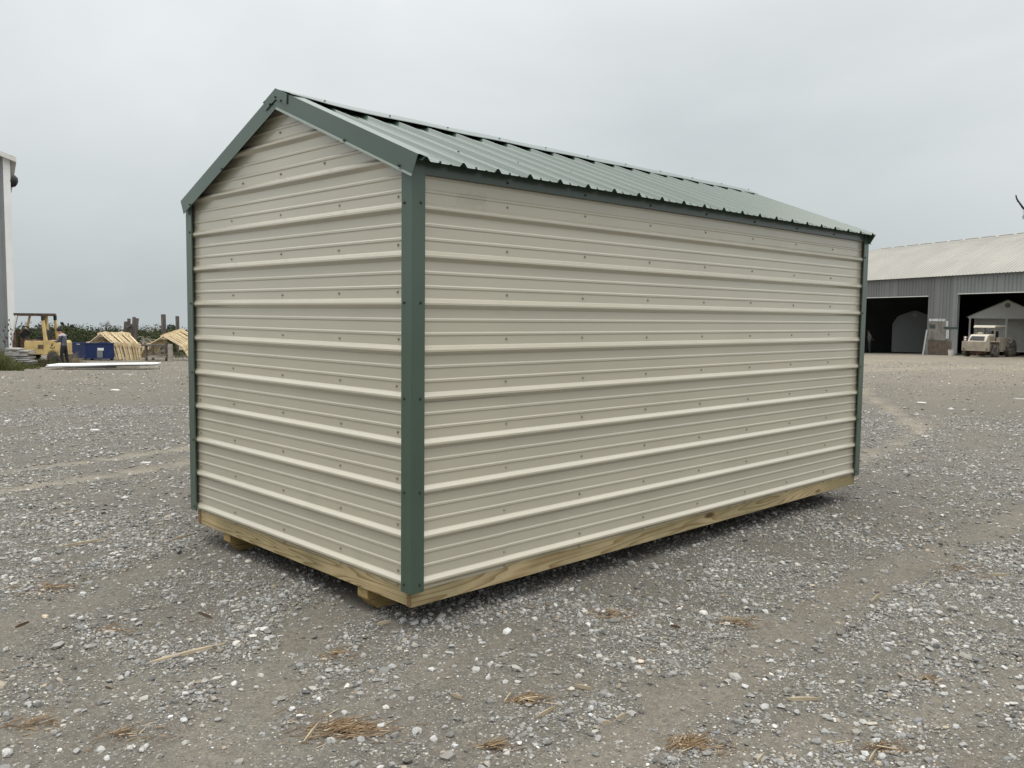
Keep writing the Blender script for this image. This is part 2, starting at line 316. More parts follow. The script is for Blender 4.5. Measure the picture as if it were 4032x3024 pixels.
ground = bulk('ground', np.c_[gx, gy, gz], gf4, gm, np.c_[tm, dust_and_far_pale, pale], True)
ground['kind'] = 'structure'

# loose gravel: every stone a small angular solid
ICO = []; 
_t = (1+5**.5)/2
ICOV = np.array([(-1, _t, 0), (1, _t, 0), (-1, -_t, 0), (1, -_t, 0), (0, -1, _t), (0, 1, _t), (0, -1, -_t), (0, 1, -_t), (_t, 0, -1), (_t, 0, 1), (-_t, 0, -1), (-_t, 0, 1)])/np.hypot(1, _t)
ICOF = np.array([(0, 11, 5), (0, 5, 1), (0, 1, 7), (0, 7, 10), (0, 10, 11), (1, 5, 9), (5, 11, 4), (11, 10, 2), (10, 7, 6), (7, 1, 8), (3, 9, 4), (3, 4, 2), (3, 2, 6), (3, 6, 8), (3, 8, 9), (4, 9, 5), (2, 4, 11), (6, 2, 10), (8, 6, 7), (9, 8, 1)])
OCV = np.array([(1, 0, 0), (-1, 0, 0), (0, 1, 0), (0, -1, 0), (0, 0, 1), (0, 0, -1)], float); OCF = np.array([(0, 2, 4), (2, 1, 4), (1, 3, 4), (3, 0, 4), (2, 0, 5), (1, 2, 5), (3, 1, 5), (0, 3, 5)])
def polar(nn, r0, r1, half=R(39)):
    r = np.sqrt(npr.uniform(r0*r0, r1*r1, nn)); a = YAW+npr.uniform(-half, half, nn); return CAM.x+r*np.cos(a), CAM.y+r*np.sin(a)
def under_shed(x, y): return (x > .3) & (x < 4.6) & (y > .35) & (y < 2.2)
def stones(nn, r0, r1, smin, smax, power, BV, BF, seed, contrast=1.):
    x, y = polar(nn, r0, r1); tmk = track_mask(x, y); d = fbm(x*1.5+y*.5, y*1.5-x*.5, 21+seed); d2 = fbm(x*4.5, y*4.5, 33)
    p = np.clip((d-.24)*2.6+(d2-.45)*1.5, .16, 1)*(1-.8*np.clip(tmk, 0, 1)*np.clip(fbm(x*3, y*3, 55)*2.4-.1, .35, 1)); k = (npr.rand(nn) < p) & ~under_shed(x, y); x = x[k]; y = y[k]; m = len(x)
    s = smin*(1-npr.rand(m))**(-1/power); s = np.minimum(s, smax); nv = len(BV)
    v = BV[None]*(1+npr.uniform(-.3, .3, (m, nv, 1)))*np.stack([npr.uniform(.8, 1.25, m), npr.uniform(.6, 1., m), npr.uniform(.4, .75, m)], -1)[:, None]
    a = npr.uniform(0, 2*math.pi, m); ti = npr.normal(0, .3, m); ca, sa, ct, s_t = np.cos(a), np.sin(a), np.cos(ti), np.sin(ti)
    vy = v[..., 1]*ct[:, None]-v[..., 2]*s_t[:, None]; vz = v[..., 1]*s_t[:, None]+v[..., 2]*ct[:, None]
    vx2 = v[..., 0]*ca[:, None]-vy*sa[:, None]; vy2 = v[..., 0]*sa[:, None]+vy*ca[:, None]
    V = np.stack([vx2, vy2, vz], -1)*s[:, None, None]; V[..., 0] += x[:, None]; V[..., 1] += y[:, None]; V[..., 2] += (ground_z(x, y)+s*.22)[:, None]
    F = (BF[None]+(np.arange(m)*nv)[:, None, None]).reshape(-1, 3)
    g = np.clip(npr.lognormal(math.log(.232), .36*contrast, m), .09, .52); w = npr.normal(0, .02, m); C = np.stack([g*(1.04+w), g*(1.02), g*(.95-w*1.4)], -1); br = npr.rand(m) < .07; C[br] *= np.array([1.0, .88, .74])
    return V.reshape(-1, 3), F, np.repeat(C, nv, 0)
parts = [stones(128000, 2.0, 6.5, .0028, .0062, 2.0, OCV, OCF, 0), stones(106000, 2.0, 7.5, .0046, .019, 2.4, ICOV, ICOF, 0), stones(1500, 2.0, 9, .012, .03, 2.8, ICOV, ICOF, 1), stones(130000, 6.5, 17, .0072, .024, 2.6, OCV, OCF, 0), stones(56000, 14, 46, .011, .045, 2.8, OCV, OCF, 2, 1.25)]
o = 0; VV = []; FF = []; CC = []
for v, f_, c_ in parts: VV.append(v); FF.append(f_+o); CC.append(c_); o += len(v)
stone_tint = tint_mat('limestone', .9, .2)
gravel = bulk('gravel', np.concatenate(VV), np.concatenate(FF), stone_tint, np.concatenate(CC)); tag(gravel, 'loose grey crushed limestone gravel covering the yard', 'gravel', kind='stuff')

# ------------------------------------------------------------------ the shed
SH = thing('storage_shed', 'tan ribbed metal storage shed with dark green trim and roof on wooden skids', 'shed')
RS = .2286; ZB = .204                            # rib spacing, height of the lowest rib
LX, WY = 4.895, 2.43                             # outer length and width
def rib_profile(k0, k1, lo, hi):
    """(across, height) pairs for ribs k0..k1-1 with two small ribs between each pair, cut to lo..hi"""
    p = []
    for k in range(k0-1, k1+1):
        c0 = k*RS
        p += [(c0-.026, 0), (c0-.022, .0025), (c0-.0075, .0175), (c0-.0045, .019), (c0+.0045, .019), (c0+.0075, .0175), (c0+.022, .0025), (c0+.026, 0)]
        for q in (.35, .65): c1 = c0+RS*q; p += [(c1-.0105, 0), (c1-.0045, .0034), (c1+.0045, .0034), (c1+.0105, 0)]
    p.sort()
    us = [a for a, _ in p]; hs = [h for _, h in p]
    q = [(a, h) for a, h in p if lo < a < hi]
    return [(lo, float(np.interp(lo, us, hs)))]+q+[(hi, float(np.interp(hi, us, hs)))]
def wall_panel(prof, lim, place):
    """prof: (z, out); lim(z) -> span along the wall; place(u, z, out) -> point"""
    mb = MB(); rows = []
    for z, hgt in prof:
        a, b_ = lim(z)
        if b_ <= a: continue
        seg = 1; rows.append([(place(a, z, hgt)), (place(b_, z, hgt))])
    for r0, r1 in zip(rows[:-1], rows[1:]): mb.add([r0[0], r0[1], r1[1], r1[0]], [(0, 1, 2, 3)])
    return mb
EZ0 = .21+2.023; SLOPE = .383                      # roof sheet at the eave (y = -.08) and its pitch
def roof_z(y): return EZ0+SLOPE*(y+.08 if y < 1.2 else 2.48-y)
courses = [(0, 4), (4, 8), (8, 12)]
for i, (k0, k1) in enumerate(courses):
    lo = (k0*RS-.036) if i == 0 else k0*RS-.03; hi = k1*RS-.026
    prof = [(ZB+a, h) for a, h in rib_profile(k0, k1, lo, hi)]
    profR = [(z, h) for z, h in prof if z < 2.235]
    spans = [(.03, .645), (.643, LX-.02)] if i == 0 else [(.03, LX-.02)]
    for sidx, sp_ in enumerate(spans):
        off = (.0034 if (i == 0 and sidx == 0) else 0)+.0009*i
        wall_panel(profR, lambda z, s=sp_: s, lambda u, z, h, off=off: (u, .019-h-off, z)).build('wall_panel', tan_steel, SH)
    wall_panel(profR, lambda z: (.03, LX-.02), lambda u, z, h: (u, WY-.019+h, z)).build('wall_panel', tan_steel, SH)
    def glim(z): d = 0 if z < 2.2 else max(0, (z-2.245)/SLOPE-.03); return (.03+max(0, d), WY-.03-max(0, d))
    wall_panel(prof if i < 2 else [p for p in prof if p[0] < 2.74], glim, lambda u, z, h, off=.0009*i: (.019-h-off, u, z)).build('wall_panel', tan_steel, SH)
    wall_panel(prof if i < 2 else [p for p in prof if p[0] < 2.74], glim, lambda u, z, h: (LX-.03+h, u, z)).build('wall_panel', tan_steel, SH)
# inner lining and floor keep the inside closed and dark
MB().box(.06, LX-.06, .06, WY-.06, .175, .20).build('floor_deck', inner_wood, SH)
MB().box(.035, .05, .1, WY-.1, .2, 2.2).build('inner_wall', inner_wood, SH); MB().box(.1, LX-.1, .035, .05, .2, 2.2).build('inner_wall', inner_wood, SH)
for s_ in (0, 1):
    m = MB(); y0, y1 = (-.0, 1.2) if s_ == 0 else (1.2, WY+.0)
    ya, yb = (.02, 1.197) if s_ == 0 else (WY-.02, 1.203)
    m.add([(.04, ya, roof_z(ya)-.03), (LX-.07, ya, roof_z(ya)-.03), (LX-.07, yb, roof_z(yb)-.03), (.04, yb, roof_z(yb)-.03)], [(0, 1, 2, 3)]); m.build('roof_underlay', inner_wood, SH, solid=.012)
# roof sheets, each three feet wide
RX0 = .02
sheets = [(-.02, 3)]+[(0, 0)]
edges = [-.012]+[RX0+RS*(k+.0)+.028 for k in (3, 7, 11, 15, 19)]+[LX-.015]
for side in (0, 1):
    for i in range(6):
        a, b_ = edges[i]-(.052 if i else 0), edges[i+1]; prof = rib_profile(-1, 23, a-RX0, b_-RX0)
        m = MB(); pts = []
        for u, h in prof:
            h2 = h+.0007*(i % 2); row = []
            for y in (-.08, .35, .75, 1.165): row.append((RX0+u, y if side == 0 else 2.4-y+.03*0, EZ0+SLOPE*(y+.08)+h2/math.cos(math.atan(SLOPE))))
            pts.append(row)
        nrow = 4; m.add([p for r_ in pts for p in r_], [(k*nrow+j, (k+1)*nrow+j, (k+1)*nrow+j+1, k*nrow+j+1) for k in range(len(pts)-1) for j in range(nrow-1)])
        m.build('roof_panel', green_steel, SH, solid=.0012)
# ridge cap resting on the ribs, slightly wavy
for nm in ('ridge_cap',):
    m = MB(); xs = np.linspace(-.03, LX-.02, 40); pr = [(-.155, -.062-.004), (-.15, -.0605), (0, 0), (.15, -.0605), (.155, -.066)]; pts = []
    for x in xs:
        sag = .012*math.exp(-x/.5)-.008*(x/LX)+.002*math.sin(x*9)
        for dy, dz in pr: lift = (.014*math.exp(-((x+.03)/.18)**2) if abs(dy) > .1 else 0); pts.append((x, 1.2+dy, .21+2.549+dz+sag+lift))
    m.add(pts, [(k*5+j, (k+1)*5+j, (k+1)*5+j+1, k*5+j+1) for k in range(39) for j in range(4)]); cap = m.build(nm, green_steel, SH, solid=.0012)
# folded end of the cap over the gable peak
for s_ in (1, -1):
    Y = lambda y: 1.2+s_*y
    m = MB(); m.prism([(Y(0), 2.775), (Y(-.125), 2.724), (Y(-.118), 2.668), (Y(-.0), 2.715)], -.037, -.034, 0); m.build('ridge_cap_end', green_steel, SH)
# rake trims front and back, with a kicked-out hem
def rake(x, out, sgn):
    Y = lambda y: 1.2+sgn*(y-1.2)
    m = MB(); A = (-.079, 2.26-.018*(out > 0)); B = (1.2, 2.772-.04*(out > 0)); Cc = (1.2, 2.672-.04*(out > 0)); D = (-.036, 2.172)
    m.prism([(Y(p[0]), p[1]) for p in (A, B, Cc, D)], x, x+out*-.003, 0)
    if out < 0: m.add([(x, Y(A[0]), A[1]), (x, Y(B[0]), B[1]), (x-out*.075, Y(B[0]), B[1]+.003), (x-out*.075, Y(A[0]), A[1]+.003)], [(0, 1, 2, 3)])
    m.add([(x, Y(Cc[0]), Cc[1]+.001), (x, Y(D[0]), D[1]+.001), (x+out*.009, Y(D[0]-.004), D[1]-.011), (x+out*.009, Y(Cc[0]), Cc[1]-.012)], [(0, 1, 2, 3)])
    m.build('rake_trim', green_steel, SH)
for sg in (1, -1): rake(-.03, -1, sg); rake(LX-.01, 1, sg)
# eave trims
for y0, y1, ys in ((-.004, -.0015, 1), (WY+.0015, WY+.004, -1)):
    m = MB(); m.box(.05, LX-.05, y0, y1, 2.186, 2.262); m.box(.05, LX-.05, y0-.006 if ys > 0 else y1, y0 if ys > 0 else y1+.006, 2.186, 2.1885); m.build('eave_trim', green_steel, SH)
# corner trims: angles standing proud of the ribs
def corner(cx, cy, sx_, sy_, z0, z1):
    p = .080; t = .0022; m = MB()
    m.prism([(cx, cy), (cx+sx_*p, cy), (cx+sx_*p, cy+sy_*.009), (cx+sx_*(p-t), cy+sy_*.009), (cx+sx_*(p-t), cy+sy_*t), (cx+sx_*t, cy+sy_*t), (cx+sx_*t, cy+sy_*(p-t)), (cx+sx_*.009, cy+sy_*(p-t)), (cx+sx_*.009, cy+sy_*p), (cx, cy+sy_*p)], z0, z1, 2)
    return m.build('corner_trim', green_steel, SH)
corner(-.012, -.012, 1, 1, .166, 2.256); corner(LX+.012, -.012, -1, 1, .170, 2.24); corner(-.012, WY+.012, 1, -1, .178, 2.24); corner(LX+.012, WY+.012, -1, -1, .17, 2.24)
# floor frame and skids
fb = .087; ft = .1755
MB().box(.013, 4.88, .016, .053, fb, ft).build('rim_board', pine_long, SH, bevel=.003); MB().box(.013, 4.88, 2.342, 2.379, fb, ft).build('rim_board', pine_long, SH, bevel=.003)
MB().box(.016, .054, .0545, 2.3405, fb+.001, ft).build('end_board', pine_gable, SH, bevel=.003); MB().box(4.84, 4.878, .0545, 2.3405, fb+.001, ft).build('end_board', pine_gable, SH, bevel=.003)
for yy in (.0155, 2.3415): MB().box(.0105, .0128, yy+.0015, yy+.0355, fb+.002, ft).build('board_end', end_grain, SH)
for k in range(1, 8): MB().box(.02+k*.61, .058+k*.61, .055, 2.34, fb, .174).build('joist', skid_wood, SH)
for y in (.414, 1.958): MB().prism([(.03, .086), (.03, .032), (.10, -.034), (4.78, -.07), (4.86, .03), (4.86, .086)], y, y+.09, 1).build('skid', skid_wood, SH, bevel=.003)
# screws
def screw_mesh():
    m = MB(); m.lathe([(0, .0074), (.002, .0074), (.0023, .005), (.0062, .0046), (.0068, .0036)], (0, 0, 0), (0, 0, 1), 8); return m
sT = screw_mesh().build('screw', tan_screw, SH); sG = screw_mesh().build('screw', green_screw, SH)
protoT, protoG = sT, sG; usedT = [False]; usedG = [False]
TO = {'-y': (math.pi/2, 0, 0), '-x': (0, -math.pi/2, 0), 'roof': (math.atan(SLOPE), 0, 0), 'rake': (0, -math.pi/2, 0)}
def screw(green, loc, to):
    p, u = (protoG, usedG) if green else (protoT, usedT)
    if not u[0]: u[0] = True; p.location = loc; p.rotation_euler = TO[to]; return p
    return dup(p, SH, loc, TO[to])
studs = [.641+.6096*k for k in range(7)]
for k in range(9):
    z = .21+RS*k+.049
    for x in studs: screw(False, (x+rnd.uniform(-.008, .008), .0175, z+rnd.uniform(-.005, .005)), '-y')
    screw(False, (LX-.062-.03, .0175, z+.01), '-y')
    for y in (.136, .643, 1.24, 1.846, 2.335): screw(False, (.0175, y+rnd.uniform(-.008, .008), z-.003+rnd.uniform(-.006, .006)), '-x')
for x in studs: screw(False, (x, .0175, .176), '-y')
for y in (.136, .643, 1.24, 1.846, 2.3): screw(False, (.0175, y, .176), '-x')
for y, z in ((1.243, 2.546), (1.693, 2.305), (1.24, 2.313), (.781, 2.322)): screw(False, (.0155, y, z), '-x')
for z in (.205, .662, 1.119, 1.579, 2.05): screw(True, (.042, -.0125, z), '-y'); screw(True, (-.0125, .045, z), '-x'); screw(True, (LX-.05, -.0125, z), '-y'); screw(True, (-.0125, WY-.045, z), '-x')
for x in studs: screw(True, (x-.025, -.0042, 2.206), '-y')
for k in range(21):
    x = RX0+RS*k+.105
    if x < LX-.06: screw(True, (x, -.052, EZ0+SLOPE*.028), 'roof')
    if k % 2 == 0 and x+.0 < LX-.06: screw(True, (x+.03, .385, EZ0+SLOPE*.465), 'roof')
    if k % 2 == 0: screw(True, (RX0+RS*k+.2, 1.10, .21+2.5125+(.009 if k == 0 else 0)), 'roof')
for y, z in ((.06, 2.222), (.52, 2.40), (1.87, 2.405), (2.33, 2.225), (1.14, 2.697), (1.2, 2.727), (1.26, 2.697)): screw(True, (-.0375 if 1.1 < y < 1.3 else -.0335, y, z), 'rake')

# ------------------------------------------------------------------ backgrounds: shared materials
grey_steel = mat('grey_steel', (.19, .20, .20), rough=.5, var=.06, scale=.8, bump=.03, bscale=2)
grey_steel_dark = mat('grey_steel_dark', (.155, .16, .155), rough=.55, var=.08, scale=1.1, stretch=(1, 1, .15), dirt=((.12, .10, .08), .1, 1.2))
white_steel = mat('white_steel', (.62, .62, .58), rough=.5, var=.05, scale=.5, dirt=((.45, .42, .34), .12, .8))
white_paint = mat('white_paint', (.74, .75, .74), rough=.5, var=.04, scale=1)
black_paint = mat('black_paint', (.012, .012, .013), rough=.5)
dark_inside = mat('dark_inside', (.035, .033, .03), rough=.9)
rubber = mat('rubber', (.045, .043, .04), rough=.85, var=.25, scale=9, dirt=((.17, .15, .12), .35, 7))
dusty_rubber = mat('dusty_rubber', (.065, .06, .054), rough=.9, var=.25, scale=9, dirt=((.24, .21, .17), .5, 6))
yellow_paint = mat('yellow_paint', (.58, .43, .18), rough=.5, var=.12, scale=3, dirt=((.20, .13, .06), .15, 5))
rust = mat('rust', (.15, .085, .06), rough=.85, var=.3, scale=8)
cream_paint = mat('cream_paint', (.31, .27, .215), rough=.75, var=.14, scale=3, dirt=((.17, .135, .10), .22, 4))
cream_clean = mat('cream_clean', (.47, .43, .35), rough=.6, var=.06, scale=3)
blue_paint = mat('blue_paint', (.006, .022, .095), rough=.42, var=.12, scale=4)
new_lumber = mat('new_lumber', (.68, .56, .36), rough=.75, var=.1, scale=5, stretch=(1, 1, 3), bump=.1)
grey_lumber = mat('grey_lumber', (.115, .10, .088), rough=.9, var=.3, scale=9, stretch=(1, 1, .12), bump=.3)
pale_lumber = mat('pale_lumber', (.34, .30, .25), rough=.85, var=.2, scale=7, stretch=(.2, 1, 1), bump=.2)
white_lumber = mat('white_lumber', (.62, .61, .59), rough=.8, var=.15, scale=8, stretch=(.3, 1, 1), dirt=((.3, .26, .2), .1, 6))
skin = mat('skin', (.36, .21, .15), rough=.6)

def basis(px, py): P, Z = hit(px, py); return P, Z/FPX
# ------------------------------------------------------------------ grey building at the far left
Zb = 47.; mpp = Zb/FPX; Pb, _ = hit(36, 1404); Pb = at(36, 1404, Zb)
LB = thing('metal_building', 'tall grey metal building with white corner trim at the left edge', 'building', (Pb.x, Pb.y, float(H(Pb.x, Pb.y))-.3), RZ+R(30.6))
eav = (1404-648)*mpp+.3
for k in range(9):
    w0 = -.9*(k+1); zt = eav+.36*.9*(k+.5)
    m = MB(); prof = []
    for j in range(3): c0 = w0+.15+.3*j; prof += [(c0-.03, 0), (c0-.012, -.02), (c0+.012, -.02), (c0+.03, 0)]
    prof = [(w0+.002, 0)]+prof+[(w0+.9, 0)]
    pts = []
    for u, d in prof: pts += [(u, d, 0), (u, d, eav+.36*-u)]
    m.add(pts, [(2*i, 2*i+2, 2*i+3, 2*i+1) for i in range(len(prof)-1)]); m.build('wall_panel', grey_steel, LB)
MB().box(-8.2, .30, .03, 14, 0, eav-.02).build('wall', white_steel, LB)
MB().box(.0, .33, -.035, .03, 0, eav+.02).build('corner_trim', white_paint, LB, bevel=.01)
m = MB(); m.prism([(.62, eav-.23), (.62, eav+.02), (-8.3, eav+3.23), (-8.3, eav+2.98)], -.35, 14, 1); m.build('roof', white_steel, LB)
lm = MB(); lm.lathe([(0, .36), (.16, .33), (.30, .24), (.36, .08)], (.33, .3, (1404-731)*mpp+.3), (1, 0, -.25), 16); lm.build('wall_lamp', black_paint, LB, smooth=False)

# ------------------------------------------------------------------ forklift
Pf, mp_ = basis(209, 1431)
FK = thing('forklift', 'old yellow forklift with overhead guard parked beyond the gravel', 'forklift', Pf, RZ)
X = lambda px: (px-209)*mp_
Zz = lambda py: (1431-py)*mp_
D0, D1 = 0., 1.15
wc = (0, 0, 24*mp_); wr = 24*mp_
arc = [(math.cos(a)*wr*1.16, wc[2]+math.sin(a)*wr*1.16) for a in np.linspace(math.pi-.36, .36, 12)]
m = MB(); m.prism([(X(185), Zz(1397)), (X(184), Zz(1342)), (X(228), Zz(1342)), (X(233), Zz(1352)), (X(233), Zz(1400))]+arc[::-1], D0, D1, 1); m.build('counterweight', yellow_paint, FK, bevel=.02)
m = MB(); m.prism([(X(96), Zz(1397)), (X(96), Zz(1352)), (X(100), Zz(1343)), (X(183.6), Zz(1343)), (X(184.4), Zz(1397))], D0+.02, D1-.02, 1); m.build('chassis', yellow_paint, FK, bevel=.02)
m = MB(); m.prism([(X(150), Zz(1373)), (X(152), Zz(1358)), (X(173), Zz(1358)), (X(172), Zz(1373))], .0, .03, 1); m.build('step_recess', rust, FK)
MB().box(X(96), X(183), .06, D1-.06, Zz(1343), Zz(1339)).build('floor_plate', rust, FK)
for y in (D0+.03, D1-.1):
    m = MB(); m.prism([(X(173), Zz(1397)), (X(174), Zz(1341)), (X(168), Zz(1262)), (X(176), Zz(1262)), (X(187), Zz(1341)), (X(190), Zz(1397))], y-.04, y+.06, 1); m.build('rear_pillar', yellow_paint, FK, bevel=.01)
    MB().beam((X(172), y, Zz(1262)), (X(172), y, Zz(1243)), .09, .12).build('pillar_cap', black_paint, FK)
    MB().beam((X(71), y, Zz(1243)), (X(47), y, Zz(1345)), .07, .08).build('front_pillar', white_lumber if y < .5 else yellow_paint, FK)
MB().beam((X(157), .62, Zz(1245)), (X(159), .62, Zz(1300)), .1, .12).build('guard_post', yellow_paint, FK)
m = MB(); m.box(X(60), X(175), D0, D0+.09, Zz(1246), Zz(1237)); m.box(X(60), X(175), D1-.14, D1-.05, Zz(1246), Zz(1237))
for k in range(7): x = X(62+18.3*k); m.box(x, x+.06, D0+.09, D1-.14, Zz(1243), Zz(1238))
m.build('overhead_guard', rust, FK); MB().box(X(58), X(172), D0-.02, D1-.03, Zz(1237), Zz(1235.2)).build('guard_sheet', black_paint, FK)
m = MB(); m.prism([(X(131), Zz(1341)), (X(133), Zz(1327)), (X(150), Zz(1324)), (X(155), Zz(1300)), (X(163), Zz(1298)), (X(168), Zz(1306)), (X(168), Zz(1341))], .32, .82, 1); m.build('seat', black_paint, FK, bevel=.03)
MB().beam((X(66), .55, Zz(1330)), (X(84), .55, Zz(1303)), .2, .22).build('steering_column', black_paint, FK)
m = MB(); cx, cz = X(87), Zz(1299); ax = Vector((24, 0, 27)).normalized(); tg = Vector((27, 0, -24)).normalized()
m.tube([Vector((cx, .55, cz))+tg*(.21*math.cos(a))+Vector((0, 1, 0))*(.21*math.sin(a)) for a in np.linspace(0, 2*math.pi, 17)], .022, 6, False); m.build('steering_wheel', black_paint, FK)
MB().beam((X(90), .3, Zz(1329)), (X(104), .3, Zz(1342)), .08, .05).build('pedal_lever', black_paint, FK)
for y in (.22, .86): MB().box(X(40), X(54), y, y+.12, Zz(1431), Zz(1300)).build('mast_rail', rust, FK)
m = MB()
for z in (Zz(1320), Zz(1390)): m.box(X(41), X(50), .3, .9, z, z+.1)
m.build('mast_crossbar', rust, FK)
for y in (.3, .8): MB().box(X(-45), X(38), y, y+.12, .1, .15).build('fork', black_paint, FK)
def wheel(parent, cx, cy, cz, r, w, tyre, hub, axis=(0, 1, 0)):
    a = Vector(axis); m = MB(); m.lathe([(0, r*.6), (w*.04, r*.84), (w*.14, r*.96), (w*.3, r), (w*.7, r), (w*.86, r*.96), (w*.96, r*.84), (w, r*.6)], (cx, cy, cz), axis, 28)
    t = m.build('wheel', tyre, parent, smooth=False)
    lug = MB(); k_ = Vector((0, 0, 1)); sx_ = a.cross(k_)
    for j in range(20):
        for s_ in (0, 1):
            an = 2*math.pi*(j+.5*s_)/20; rd = sx_*math.cos(an)+k_*math.sin(an); tn = -sx_*math.sin(an)+k_*math.cos(an); c_ = Vector((cx, cy, cz))
            p0 = c_+rd*(r*.995)+a*(w*(.06 if s_ else .94)); p1 = c_+rd*(r*1.0)+a*(w*.5)+tn*(r*.16); lug.beam(p0, p1, r*.07, r*.09, tuple(rd))
    lug.build('tread', tyre, t)
    h = MB(); h.lathe([(w*.1, r*.6), (w*.16, r*.56), (w*.30, r*.5), (w*.30, r*.25), (w*.12, r*.2), (w*.10, r*.1)], (cx, cy, cz), axis, 20); h.build('rim', hub, t)
    return t
wheel(FK, 0, -.03, wc[2], wr, .24, rubber, yellow_paint); wheel(FK, 0, D1-.28, wc[2], wr, .24, rubber, yellow_paint)
wheel(FK, X(82), .02, 29*mp_, 29*mp_, .26, rubber, yellow_paint); wheel(FK, X(82), D1-.3, 29*mp_, 29*mp_, .26, rubber, yellow_paint)
# dark lettering on the counterweight, reading upwards
m = MB(); cx, cz = X(208.5), Zz(1362.5); u = mp_
def stroke(pts, w=1.5):
    for a_, b_ in zip(pts[:-1], pts[1:]): m.beam((cx+a_[0]*u, -.004, cz+a_[1]*u), (cx+b_[0]*u, -.004, cz+b_[1]*u), w*u, .004, (0, 1, 0))
stroke([(8*math.cos(a), -3+6*math.sin(a)) for a in np.linspace(math.pi*.98, math.pi*2.05, 10)], 2.4)
stroke([(-2.5+2.6*math.cos(a), 3+2.4*math.sin(a)) for a in np.linspace(0, 2*math.pi, 9)], 1.6); stroke([(-5.5, .2), (2.5, .2)], 1.5)
stroke([(-5, 8), (4, 8)], 1.7); stroke([(1.5, 5.5), (1.5, 10.5)], 1.5); m.build('lettering', black_paint, FK)

# ------------------------------------------------------------------ people
def person(name, label, px, py, joints, bones, look, cap, rz=0, Zp=None, scale=1.):
    P0 = at(px, py, Zp); P0.z = float(H(P0.x, P0.y)); T = thing(name, label, 'person', P0, RZ+rz); T.scale = (scale,)*3
    me = bpy.data.meshes.new('body'); keys = list(joints); me.from_pydata([joints[k][0] for k in keys], [(keys.index(a), keys.index(b_)) for a, b_ in bones], [])
    o = bpy.data.objects.new('body_cage', me); COL.objects.link(o); sk = o.modifiers.new('Skin', 'SKIN'); sk.use_smooth_shade = True
    for i_, k in enumerate(keys):
        v = me.skin_vertices[0].data[i_]; r = joints[k][1]; v.radius = r if isinstance(r, tuple) else (r, r); v.use_root = (k == 'pelvis')
    sb = o.modifiers.new('Sub', 'SUBSURF'); sb.levels = sb.render_levels = 2
    dg = bpy.context.evaluated_depsgraph_get(); ev = bpy.data.meshes.new_from_object(o.evaluated_get(dg)); bpy.data.objects.remove(o)
    for mm in look['mats']: ev.materials.append(mm)
    for p in ev.polygons: p.material_index = look['pick'](p.center); p.use_smooth = True
    bo = bpy.data.objects.new('body', ev); COL.objects.link(bo); bo.parent = T
    if cap: cap(T)
    return T
shirt = mat('grey_shirt', (.10, .11, .14), rough=.9, var=.25, scale=7); dark_cloth = mat('dark_trousers', (.018, .018, .022), rough=.95); hat_cloth = mat('black_cap', (.012, .012, .013), rough=.9); pale_patch = mat('pale_shoulder', (.42, .43, .45), rough=.9)
J = {'pelvis': ((0, 0, .86), (.15, .115)), 'waist': ((.01, 0, .98), (.145, .11)), 'chest': ((.0, .0, 1.2), (.18, .125)), 'neckb': ((-.06, 0, 1.36), (.12, .09)), 'neck': ((-.11, 0, 1.41), .06), 'head1': ((-.16, 0, 1.47), .082), 'head2': ((-.18, 0, 1.55), .098), 'head3': ((-.18, 0, 1.60), .08),
     'shl': ((-.03, -.19, 1.32), .075), 'ell': ((-.12, -.25, 1.08), .055), 'wrl': ((-.31, -.12, 1.08), .04), 'hdl': ((-.39, -.08, 1.08), (.045, .03)), 'shr': ((-.03, .19, 1.32), .075), 'elr': ((-.12, .25, 1.08), .055), 'wrr': ((-.31, .14, 1.06), .04), 'hdr': ((-.39, .10, 1.05), (.045, .03)),
     'hil': ((.0, -.10, .82), .11), 'knl': ((-.05, -.12, .47), .075), 'anl': ((.03, -.12, .09), .052), 'tol': ((-.15, -.13, .045), .045), 'hir': ((.0, .10, .82), .11), 'knr': ((.04, .12, .47), .075), 'anr': ((.12, .12, .09), .052), 'tor': ((-.06, .13, .045), .045)}
BN = [('pelvis', 'waist'), ('waist', 'chest'), ('chest', 'neckb'), ('neckb', 'neck'), ('neck', 'head1'), ('head1', 'head2'), ('head2', 'head3'), ('neckb', 'shl'), ('shl', 'ell'), ('ell', 'wrl'), ('wrl', 'hdl'), ('neckb', 'shr'), ('shr', 'elr'), ('elr', 'wrr'), ('wrr', 'hdr'), ('pelvis', 'hil'), ('hil', 'knl'), ('knl', 'anl'), ('anl', 'tol'), ('pelvis', 'hir'), ('hir', 'knr'), ('knr', 'anr'), ('anr', 'tor')]
def capfn(c_, mat_):
    def f(T):
        m = MB(); m.lathe([(-.06, .105), (-.02, .112), (.04, .10), (.08, .065), (.095, .02)], c_, (0, 0, 1), 14); m.box(c_[0]-.2, c_[0]-.06, c_[1]-.07, c_[1]+.07, c_[2]-.06, c_[2]-.045); m.build('cap', mat_, T, smooth=True)
    return f
def pick1(c_):
    if c_.z > 1.385: return 2
    if c_.x < -.28 and 1.0 < c_.z < 1.2: return 2
    if c_.z > .90: return 3 if (c_.z > 1.34) else 0
    return 1
person('person', 'person in dark cap and grey shirt standing beside the blue hopper', 253, 1430, J, BN, {'mats': [shirt, dark_cloth, skin, pale_patch], 'pick': pick1}, capfn((-.18, 0, 1.60), hat_cloth), Zp=35.9, scale=.93)

